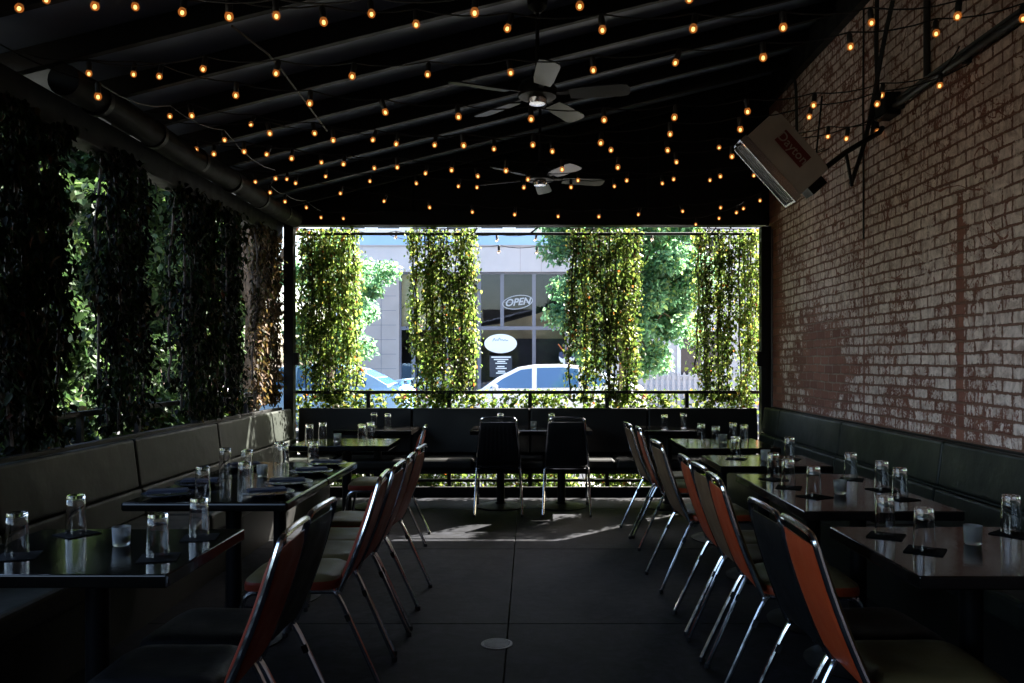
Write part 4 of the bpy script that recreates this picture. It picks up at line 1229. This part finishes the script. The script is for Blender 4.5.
light_string('unlit string of bulbs outside the street opening, lower of two', [(427, 248), (462, 251), (499, 252), (537, 253), (576, 249)], 8.85, 8.85, (-1.6, 8.8, 2.76), (1.2, 8.8, 2.78), proto=bo_, group=OG)

# ================================================================== STREET
DB = 22.0


def bx(px): return (px - 530) * DB / F


def bz(py): return CAMZ + (362 - py) * DB / F


sh = thing('shop_building', 'grey shop across the street with large dark windows', 'building', (0, DB, 0))
x0, x1 = bx(352), bx(606)
wx0, wx1 = bx(399), bx(600)
wz0, wz1 = 0.45, bz(272)
topz = bz(247)
g = MB()
g.box2((x0, 0, -0.02), (wx0, 0.35, wz1)); g.box2((wx1, 0, -0.02), (x1, 0.35, wz1)); g.box2((wx0, 0.0, -0.02), (wx1, 0.35, wz0))
g.box2((x0, 0.351, -0.02), (x0 + 0.3, 9, topz)); g.box2((x1 - 0.3, 0.351, -0.02), (x1, 9, topz)); g.box2((x0 + 0.3, 8.7, -0.02), (x1 - 0.3, 9, topz))
g.build('wall', 'facade_block', sh)
# block joints
g = MB()
for k in range(1, 12):
    zz = k * 0.4
    if zz < wz1: g.box2((x0 + 0.005, -0.004, zz), (wx0 - 0.08, -0.001, zz + 0.012))
for xx in (bx(362), bx(381)): g.box2((xx, -0.005, 0), (xx + 0.012, -0.0005, wz1))
g.build('wall_joint', 'frame_alu', sh)
MB().box2((x0 - 0.02, -0.03, wz1 + 0.002), (x1 + 0.02, 0.35, topz)).build('fascia_band', 'facade_band', sh)
for xx in (bx(362), bx(520), bx(541), bx(440)): MB().box2((xx, -0.034, wz1 + 0.01), (xx + 0.015, -0.031, topz - 0.01)).build('band_joint', 'facade_block', sh)
MB().box2((x0 - 0.02, -0.05, topz + 0.001), (x1 + 0.02, 0.4, topz + 0.05)).build('parapet_cap', 'facade_block', sh)
MB().box2((x0, 0.401, topz - 0.1), (x1, 9, topz - 0.02)).build('roof', 'roof_dark', sh)
# windows: columns between mullions, two rows
zm = bz(328)
for (mull, q0, q1) in (([399, 413, 446, 479, 534, 567, 600], wz0, zm), ([399, 413, 446, 479, 502, 534, 567, 600], zm, wz1)):
    for i in range(len(mull) - 1):
        a, b = bx(mull[i]), bx(mull[i + 1])
        g = MB(); fw = 0.05
        for (e0, e1) in ((a, a + fw), (b - fw, b)): g.box2((e0, 0.08, q0), (e1, 0.16, q1))
        g.box2((a + fw, 0.08, q0), (b - fw, 0.16, q0 + fw)); g.box2((a + fw, 0.08, q1 - fw), (b - fw, 0.16, q1))
        wn = g.build('window', 'frame_alu', sh)
        MB().box2((a + fw, 0.11, q0 + fw), (b - fw, 0.120, q1 - fw)).build('pane', 'shop_glass', wn)
MB().box2((wx0 + 0.02, 0.22, zm), (bx(446), 0.24, wz1)).build('window_blind', 'blind_cream', sh)
MB().box2((x0 + 0.31, 3.2, -0.02), (x1 - 0.31, 3.3, topz - 0.12)).build('inner_wall', 'inner_dark', sh)
MB().prism([(bx(470), 0.9, wz0), (bx(610), 0.9, wz0), (bx(610), 0.9, bz(296)), (bx(575), 0.9, bz(300)), (bx(540), 0.9, bz(311)), (bx(500), 0.9, bz(322)), (bx(470), 0.9, bz(326))], (0, 0.08, 0)).build('reflection_board', 'reflection_tan', sh)  # tan board added to stand in for a reflection across the panes
MB().box2((bx(480), 0.6, wz0), (bx(600), 0.85, bz(338))).build('counter', 'inner_dark', sh)
# signs in the windows
ns = thing('neon_sign', 'oval OPEN neon sign hanging in the shop window', 'sign', (bx(517.5), DB + 0.10, bz(302)))
g = MB(); pts = [(0.41 * math.cos(t * 2 * math.pi / 40), -0.02, 0.185 * math.sin(t * 2 * math.pi / 40) + 0.05 * math.cos(t * 2 * math.pi / 40)) for t in range(41)]
g.tube(pts, 0.012, 6).build('outline_tube', 'neon_tube', ns)
mwx = Matrix.Translation((0, -0.02, 0)) @ Matrix(((1, 0, 0, 0), (0, 0, -1, 0), (0.10, 1, 0, 0), (0, 0, 0, 1)))
text_mesh('OPEN', 0.27, 'neon_tube', 'letters', ns, mwx, extrude=0.006, shear=0.25, bold=0.006)
MB().box2((-0.39, 0.003, -0.012), (0.39, 0.008, 0.012)).build('back_bar', 'frame_alu', ns)

ov = thing('shop_sign', 'white oval sign with grey script in the lower shop window', 'sign', (bx(500.5), DB + 0.095, bz(343.5)))
g = MB(); g.prism([(0.45 * math.cos(t * 2 * math.pi / 40), -0.004, 0.265 * math.sin(t * 2 * math.pi / 40)) for t in range(40)], (0, 0.012, 0))
g.build('board', 'sign_white', ov)
g = MB()
scr = [(-0.22, 0.06), (-0.17, 0.17), (-0.15, 0.07), (-0.10, 0.12), (-0.07, 0.07), (-0.03, 0.18), (0.0, 0.08), (0.05, 0.12), (0.08, 0.07), (0.12, 0.12), (0.16, 0.07), (0.21, 0.10)]
g.tube(smooth_path([(x, -0.008, z) for x, z in scr], 2), 0.009, 5)
g.build('script', 'sign_ink', ov)
pb = thing('window_notice', 'dark notice with short white lines under the oval sign', 'notice', (bx(501), DB + 0.1, bz(364)))
MB().box2((-0.32, -0.002, -0.36), (0.30, 0.005, 0.23)).build('sheet', 'poster_black', pb)
g = MB()
for (z, w_, h) in ((0.19, 0.27, 0.035), (0.125, 0.20, 0.03), (0.07, 0.11, 0.03), (0.02, 0.16, 0.025), (-0.07, 0.10, 0.03), (-0.12, 0.15, 0.03), (-0.20, 0.10, 0.03), (-0.25, 0.14, 0.03)):
    g.box((RNG.uniform(-0.01, 0.01), -0.006, z), (w_ * 2, 0.004, h))
g.build('text_line', 'sign_white', pb)
bd_ = thing('bowl_decal', 'round white and blue bowl sticker with orange sticks on the shop window', 'sticker', (bx(567), DB + 0.095, bz(357)))
g = MB(); g.prism([(0.22 * math.cos(math.pi + t * math.pi / 16), -0.004, 0.24 * math.sin(math.pi + t * math.pi / 16) + 0.02) for t in range(17)], (0, 0.006, 0)); g.build('bowl', 'sign_white', bd_)
g = MB(); g.prism([(0.22, -0.008, 0.02), (0.19, -0.008, 0.13), (0.08, -0.008, 0.17), (-0.06, -0.008, 0.15), (-0.20, -0.008, 0.14), (-0.22, -0.008, 0.02), (-0.12, -0.008, -0.05), (-0.05, -0.008, 0.0), (0.02, -0.008, -0.06), (0.10, -0.008, 0.0), (0.16, -0.008, -0.04)], (0, 0.003, 0)); g.build('broth', 'bowl_blue', bd_)
g = MB(); g.tube([(-0.08, -0.012, 0.15), (-0.24, -0.012, 0.36)], 0.016, 5); g.lathe([(0.0001, -0.06), (0.05, -0.03), (0.06, 0), (0.05, 0.03), (0.0001, 0.06)], (0.06, -0.03, 0.24), 10); g.build('garnish', 'decal_orange', bd_)

# taller block behind the shop
tb_ = thing('office_building', 'pale building with a blue band rising behind the shop roof', 'building', (0, 33, 0))
DT = 33.0
tx0, tx1 = (330 - 530) * DT / F, (640 - 530) * DT / F
zb0, zb1 = CAMZ + (362 - 250) * DT / F, CAMZ + (362 - 234) * DT / F
MB().box2((tx0, 0, -0.02), (tx1, 8, zb0 - 0.6)).build('wall', 'pale_render', tb_)
MB().box2((tx0, -0.05, zb0 - 0.598), (tx1, 8, zb1)).build('blue_band', 'blue_panel', tb_)
MB().box2((tx0, 0, zb1 + 0.002), (tx1, 8, zb1 + 3.4)).build('upper_wall', 'pale_render', tb_)
for k in range(9):
    a = tx0 + 0.5 + k * 1.42
    g = MB(); g.box2((a, -0.03, zb1 + 0.15), (a + 1.0, -0.004, zb1 + 0.22)); g.box2((a, -0.03, zb1 + 1.4), (a + 1.0, -0.004, zb1 + 1.47))
    g.box2((a, -0.03, zb1 + 0.2201), (a + 0.06, -0.004, zb1 + 1.3999)); g.box2((a + 0.94, -0.03, zb1 + 0.2201), (a + 1.0, -0.004, zb1 + 1.3999))
    wn = g.build('window', 'white_trim', tb_)
    MB().box2((a + 0.06, -0.02, zb1 + 0.22), (a + 0.94, -0.008, zb1 + 1.4)).build('pane', 'dark_glass', wn)
MB().box2((tx0 - 0.15, -0.2, zb1 + 3.402), (tx1 + 0.15, 8.2, zb1 + 3.6)).build('roof', 'roof_dark', tb_)

# pale house to the right
ph = thing('pale_house', 'pale clapboard house across the street behind the tree', 'building', (0, 21, 0))
hx0, hx1 = (612 - 530) * 21 / F, 12.0
MB().box2((hx0, 0, -0.02), (hx1, 8, 5.6)).build('wall', 'siding', ph)
g = MB()
for k in range(1, 36): g.prism([(hx0 + 0.06, -0.001, k * 0.155), (hx0 + 0.06, -0.016, k * 0.155), (hx0 + 0.06, -0.004, k * 0.155 + 0.15), (hx0 + 0.06, -0.001, k * 0.155 + 0.15)], (hx1 - hx0 - 0.12, 0, 0))
g.build('clapboard', 'siding', ph)
for xa in (3.95, 6.6, 9.2):
    for za in (1.05, 3.5):
        g = MB(); wv, hv = 1.15, 1.15
        g.box2((xa - 0.1, -0.06, za - 0.09), (xa + wv + 0.1, -0.002, za)); g.box2((xa - 0.1, -0.05, za + hv), (xa + wv + 0.1, -0.002, za + hv + 0.1))
        g.box2((xa - 0.1, -0.05, za + 0.001), (xa, -0.002, za + hv - 0.001)); g.box2((xa + wv, -0.05, za + 0.001), (xa + wv + 0.1, -0.002, za + hv - 0.001)); g.box2((xa + wv / 2 - 0.02, -0.045, za + 0.001), (xa + wv / 2 + 0.02, -0.025, za + hv - 0.001))
        wn = g.build('window', 'white_trim', ph)
        MB().box2((xa, -0.024, za), (xa + wv, -0.018, za + hv)).build('pane', 'dark_glass', wn)
MB().box2((hx0 - 0.25, -0.35, 5.602), (hx1 + 0.2, 8.3, 5.8)).build('roof', 'roof_dark', ph)
pf = thing('picket_fence', 'white picket fence before the pale house', 'fence', (0, 20.1, 0))
for z_ in (0.35, 0.95): MB().box2((2.3, 0.0, z_), (9.5, 0.04, z_ + 0.09)).build('rail', 'siding', pf)
g = MB()
for k in range(52):
    xa = 2.32 + k * 0.138
    g.prism([(xa, -0.025, 0.02), (xa + 0.07, -0.025, 0.02), (xa + 0.07, -0.025, 1.08), (xa + 0.035, -0.025, 1.14), (xa, -0.025, 1.08)], (0, 0.022, 0))
g.build('pickets', 'siding', pf)


# ------------------------------------------------------------------ cars
def car(label, x, y, paint, spoiler=False):
    """nose toward -X, origin on the road under the front bumper"""
    t = thing('parked_car', label, 'car', (x, y, -0.125), 0, 'cars parked across the street')
    Lc, W = 4.45, 1.76
    # lower body: stations along x : (x, z_bottom, z_top, half width, shoulder)
    st = [(0.0, 0.36, 0.60, 0.62), (0.10, 0.26, 0.70, 0.76), (0.45, 0.22, 0.80, 0.85), (1.0, 0.20, 0.90, 0.88), (1.45, 0.19, 0.955, 0.88), (2.2, 0.19, 0.96, 0.88), (3.2, 0.20, 0.99, 0.88), (3.75, 0.22, 1.03, 0.87), (4.15, 0.26, 1.05, 0.84), (4.38, 0.32, 1.00, 0.76), (4.45, 0.40, 0.90, 0.66)]
    g = MB(); vs, fs = [], []; m_ = 12
    for (xx, zb, zt2, hw) in st:
        h = zt2 - zb
        half = [(0.0, zb), (hw * 0.82, zb), (hw * 0.97, zb + h * 0.16), (hw, zb + h * 0.5), (hw * 0.98, zb + h * 0.78), (hw * 0.90, zb + h * 0.95), (hw * 0.62, zt2 + 0.012), (0.0, zt2 + 0.03)]
        ring = half + [(-a, b) for a, b in half[-2:0:-1]]
        m_ = len(ring)
        for (a, b) in ring: vs.append((xx, a, b))
    for i in range(len(st) - 1):
        for k in range(m_):
            k2 = (k + 1) % m_; fs.append((i * m_ + k, i * m_ + k2, (i + 1) * m_ + k2, (i + 1) * m_ + k))
    fs.append(tuple(range(m_))); fs.append(tuple((len(st) - 1) * m_ + k for k in range(m_)))
    g.add(vs, fs); body = g.build('body', paint, t, smooth=True, ang=35)
    # cabin
    prof = [(1.02, 0.93), (1.40, 1.20), (1.82, 1.405), (2.15, 1.455), (2.7, 1.47), (3.1, 1.44), (3.45, 1.36), (3.80, 1.19), (4.05, 1.045)]

    def hwz(z): return 0.80 - (z - 0.93) * 0.36
    g = MB(); n = len(prof)
    vs = [(a, -hwz(b), b) for a, b in prof] + [(a, hwz(b), b) for a, b in prof] + [(4.05, -0.79, 0.92), (1.02, -0.80, 0.92), (4.05, 0.79, 0.92), (1.02, 0.80, 0.92)]
    fs = [(i, i + 1, n + i + 1, n + i) for i in range(n - 1)] + [tuple(range(n)) + (2 * n, 2 * n + 1), tuple(range(n, 2 * n)) + (2 * n + 2, 2 * n + 3)]
    g.add(vs, fs); g.build('roof', paint, t, bevel=0.03, seg=3, smooth=True, ang=40)
    # side glass
    wins = [[(1.24, 0.985), (1.50, 1.17), (1.87, 1.355), (2.10, 1.385), (2.10, 0.985)], [(2.20, 0.99), (2.20, 1.395), (2.72, 1.405), (3.05, 1.37), (3.05, 1.0)], [(3.13, 1.01), (3.13, 1.355), (3.38, 1.30), (3.62, 1.13), (3.62, 1.04)]]
    for sg in (-1, 1):
        for wv in wins:
            g = MB(); g.prism([(a, sg * (hwz(b) + 0.006), b) for a, b in wv], (0, -sg * 0.012, 0)); g.build('side_window', 'car_glass', t)

    def strip(i0, i1, nm):
        (a0, b0), (a1, b1) = prof[i0], prof[i1]
        for f0, f1 in ((0.08, 0.95),):
            p0 = Vector((a0 + (a1 - a0) * f0, 0, b0 + (b1 - b0) * f0)); p1 = Vector((a0 + (a1 - a0) * f1, 0, b0 + (b1 - b0) * f1))
            nrm = Vector((-(b1 - b0), 0, (a1 - a0))).normalized()
            if nrm.z < 0: nrm = -nrm
            g.prism([p0 + Vector((0, -hwz(p0.z) + 0.07, 0)) + nrm * 0.002, p0 + Vector((0, hwz(p0.z) - 0.07, 0)) + nrm * 0.002, p1 + Vector((0, hwz(p1.z) - 0.07, 0)) + nrm * 0.002, p1 + Vector((0, -hwz(p1.z) + 0.07, 0)) + nrm * 0.002], nrm * 0.006)
    g = MB(); strip(0, 1, 'w'); strip(1, 2, 'w'); g.build('windscreen', 'car_glass', t)
    g = MB(); strip(6, 7, 'r'); strip(7, 8, 'r'); g.build('rear_window', 'car_glass', t)
    for sg in (-1, 1):
        MB().box((1.36, sg * 0.93, 1.0), (0.11, 0.17, 0.11)).build('mirror', paint, t, bevel=0.03, seg=3)
        MB().box((0.16, sg * 0.62, 0.66), (0.22, 0.26, 0.10), Matrix.Rotation(R(-sg * 22), 3, 'Z')).build('headlight', 'lamp_clear', t, bevel=0.02)
        MB().box((4.37, sg * 0.66, 0.84), (0.14, 0.24, 0.16), Matrix.Rotation(R(-sg * -18), 3, 'Z')).build('tail_light', 'lamp_red', t, bevel=0.02)
        for xx in (0.85, 3.55):
            w = MB().tube([(xx, sg * 0.70, 0.315), (xx, sg * 0.895, 0.315)], 0.315, 26).build('wheel', 'tyre', t, smooth=True, bevel=0.02)
            g = MB(); g.tube([(xx, sg * 0.885, 0.315), (xx, sg * 0.902, 0.315)], 0.21, 20); g.build('rim', 'rim', w, smooth=True)
        MB().box((2.35, sg * 0.882, 0.86), (0.2, 0.02, 0.03)).build('door_handle', paint, t)
        for xx in (1.3, 2.15, 3.15): MB().box((xx, sg * 0.8795, 0.62), (0.008, 0.012, 0.5)).build('door_seam', 'car_trim', t)
    MB().box2((-0.02, -0.5, 0.40), (0.06, 0.5, 0.55)).build('grille', 'car_trim', t, bevel=0.01)
    if spoiler:
        g = MB(); g.box((4.30, 0, 1.14), (0.20, 1.35, 0.03), Matrix.Rotation(R(-8), 3, 'Y')); g.box((4.30, -0.5, 1.09), (0.08, 0.05, 0.10)); g.box((4.30, 0.5, 1.09), (0.08, 0.05, 0.10))
        g.build('spoiler', paint, t, bevel=0.01)
    return t


car('white parked car in front of the shop window', -2.06, 17.0, 'car_white')
car('light blue parked car with rear spoiler, left of the white car', -6.95, 17.0, 'car_blue', True)

# ------------------------------------------------------------------ trees and shrubs
TG = [(0.055, 0.135, 0.085), (0.075, 0.16, 0.095), (0.11, 0.175, 0.07), (0.04, 0.10, 0.065)]
WT = [4, 4, 2, 3]
SHG = [(0.045, 0.078, 0.032), (0.032, 0.058, 0.026), (0.065, 0.095, 0.035), (0.02, 0.04, 0.02)]
tree('bright green street tree with drooping crown right of the shop window', 1.42, 12.2, -0.105, 2.4, (0.08, 0, 2.9), (1.3, 1.1, 1.55), 160, 380, TG, WT, trunk_r=0.07, size=(0.05, 0.095), cl_r=(0.16, 0.36))
tree('green street tree half hidden by the leftmost vine curtain', -3.2, 13.0, -0.105, 2.0, (0.0, 0, 2.6), (0.95, 0.9, 1.2), 40, 380, TG, WT, trunk_r=0.07, size=(0.05, 0.095), cl_r=(0.14, 0.34))
tree('tall leafy tree on the far left beyond the thick post', -6.4, 8.2, -0.105, 2.2, (0, 0, 3.3), (1.6, 1.5, 1.9), 46, 220, SHG, WT, trunk_r=0.10, name='leafy_tree')
tree('leafy tree on the left seen through the gap beside the narrow vine', -5.6, 11.2, -0.105, 2.0, (0, 0, 3.0), (1.3, 1.3, 1.7), 40, 220, SHG, WT, trunk_r=0.10, name='leafy_tree')
tree('leafy tree farther up the pavement beyond the left side', -9.5, 13.0, -0.105, 2.4, (0, 0, 3.6), (1.9, 1.9, 2.2), 46, 220, SHG, WT, trunk_r=0.12, name='leafy_tree', size=(0.11, 0.19))
tree('tall tree added by the pavement, its unseen high crown shading the left side', -4.3, 12.3, -0.105, 3.6, (0, 0, 6.2), (2.6, 2.5, 2.0), 80, 260, SHG, WT, trunk_r=0.14, name='added_shade_tree', size=(0.12, 0.2), cl_r=(0.35, 0.6))  # tree added so that its high, unseen crown shades the left side
tree('dense dark tree just outside the thick left post', -5.4, 7.7, -0.105, 1.6, (0, 0, 2.7), (1.0, 1.3, 1.7), 60, 240, SHG, WT, trunk_r=0.10, name='leafy_tree')
for (x, y, lb) in ((-7.6, 12.6, 'tall dense tree filling the gap left of the narrow vine'), (-6.6, 15.2, 'tall dense tree filling the gap right of the narrow vine'), (-9.6, 9.6, 'tall dense tree beyond the dark vines at far left')):
    tree(lb, x, y, -0.105, 1.8, (0, 0, 3.3), (1.6, 1.6, 2.7), 90, 230, SHG, WT, trunk_r=0.12, name='tall_tree', size=(0.13, 0.22), cl_r=(0.4, 0.65), group='tall trees outside the left side')
k_ = 0
for (x, y, r, lb) in ((-4.7, 8.0, 0.8, 'rounded green shrub outside the gap left of the narrow vine'), (-5.4, 9.6, 0.75, 'low green shrub behind the rounded one on the left'), (-4.3, 9.9, 0.7, 'green shrub outside the gap right of the narrow vine'), (-7.2, 10.6, 0.9, 'wide shrub at the far left beyond the dark vines')):
    t = thing('garden_shrub', lb, 'shrub', (x, y, -0.105), 0, 'shrubs outside the left side')
    sb = MB(); cs, rd = [], []
    for k in range(15):
        c = np.array([RNG.normal(0, 0.42 * r), RNG.normal(0, 0.42 * r), RNG.uniform(0.35, 2.0 * r + 0.3)]); cs.append(c); rd.append(RNG.uniform(0.2, 0.4))
        sb.tube([(c[0] * 0.15, c[1] * 0.15, 0), (c[0] * 0.5, c[1] * 0.5, c[2] * 0.55), Vector(c)], [0.02, 0.013, 0.006], 5)
    sb.build('branch', 'bark', t); leaf_mass(None, 'foliage', None, cs, rd, 210, SHG, WT, (0.07, 0.12), mat='shrub_leaf', parent=t)

# ================================================================== LIGHT
SUN_EL, SUN_AZ = 42.0, 46.0          # azimuth: degrees right of +Y
sd = bpy.data.lights.new('sun', 'SUN'); sd.energy = 5.0; sd.angle = R(0.5); sd.color = (1.0, 0.95, 0.86)
so = bpy.data.objects.new('sun', sd); COL.objects.link(so)
dv = Vector((math.sin(R(SUN_AZ)) * math.cos(R(SUN_EL)), math.cos(R(SUN_AZ)) * math.cos(R(SUN_EL)), math.sin(R(SUN_EL))))
so.rotation_euler = (-dv).to_track_quat('-Z', 'Y').to_euler(); so.location = (8, 8, 12)
wd_ = bpy.data.worlds.new('World'); SC.world = wd_; wd_.use_nodes = True
N, L = wd_.node_tree.nodes, wd_.node_tree.links
sk = N.new('ShaderNodeTexSky'); sk.sky_type = 'NISHITA'; sk.sun_disc = False
sk.sun_elevation = R(SUN_EL); sk.sun_rotation = R(SUN_AZ)
sk.air_density = 1.0; sk.dust_density = 3.0; sk.ozone_density = 0.6
L.new(sk.outputs[0], N['Background'].inputs['Color']); N['Background'].inputs['Strength'].default_value = 0.09

vs_ = SC.view_settings
SC.display_settings.display_device = 'sRGB'
vs_.view_transform = 'Standard'; vs_.look = 'None'; vs_.exposure = EXPO; vs_.gamma = 1.0; vs_.use_curve_mapping = False
SC.render.engine = 'CYCLES'
cy = SC.cycles
cy.use_denoising = True
try: cy.denoiser = 'OPENIMAGEDENOISE'
except Exception: pass
cy.max_bounces = 10; cy.diffuse_bounces = 4; cy.glossy_bounces = 5; cy.transmission_bounces = 10; cy.transparent_max_bounces = 12
cy.caustics_reflective = False; cy.caustics_refractive = False
cy.sample_clamp_indirect = 6.0
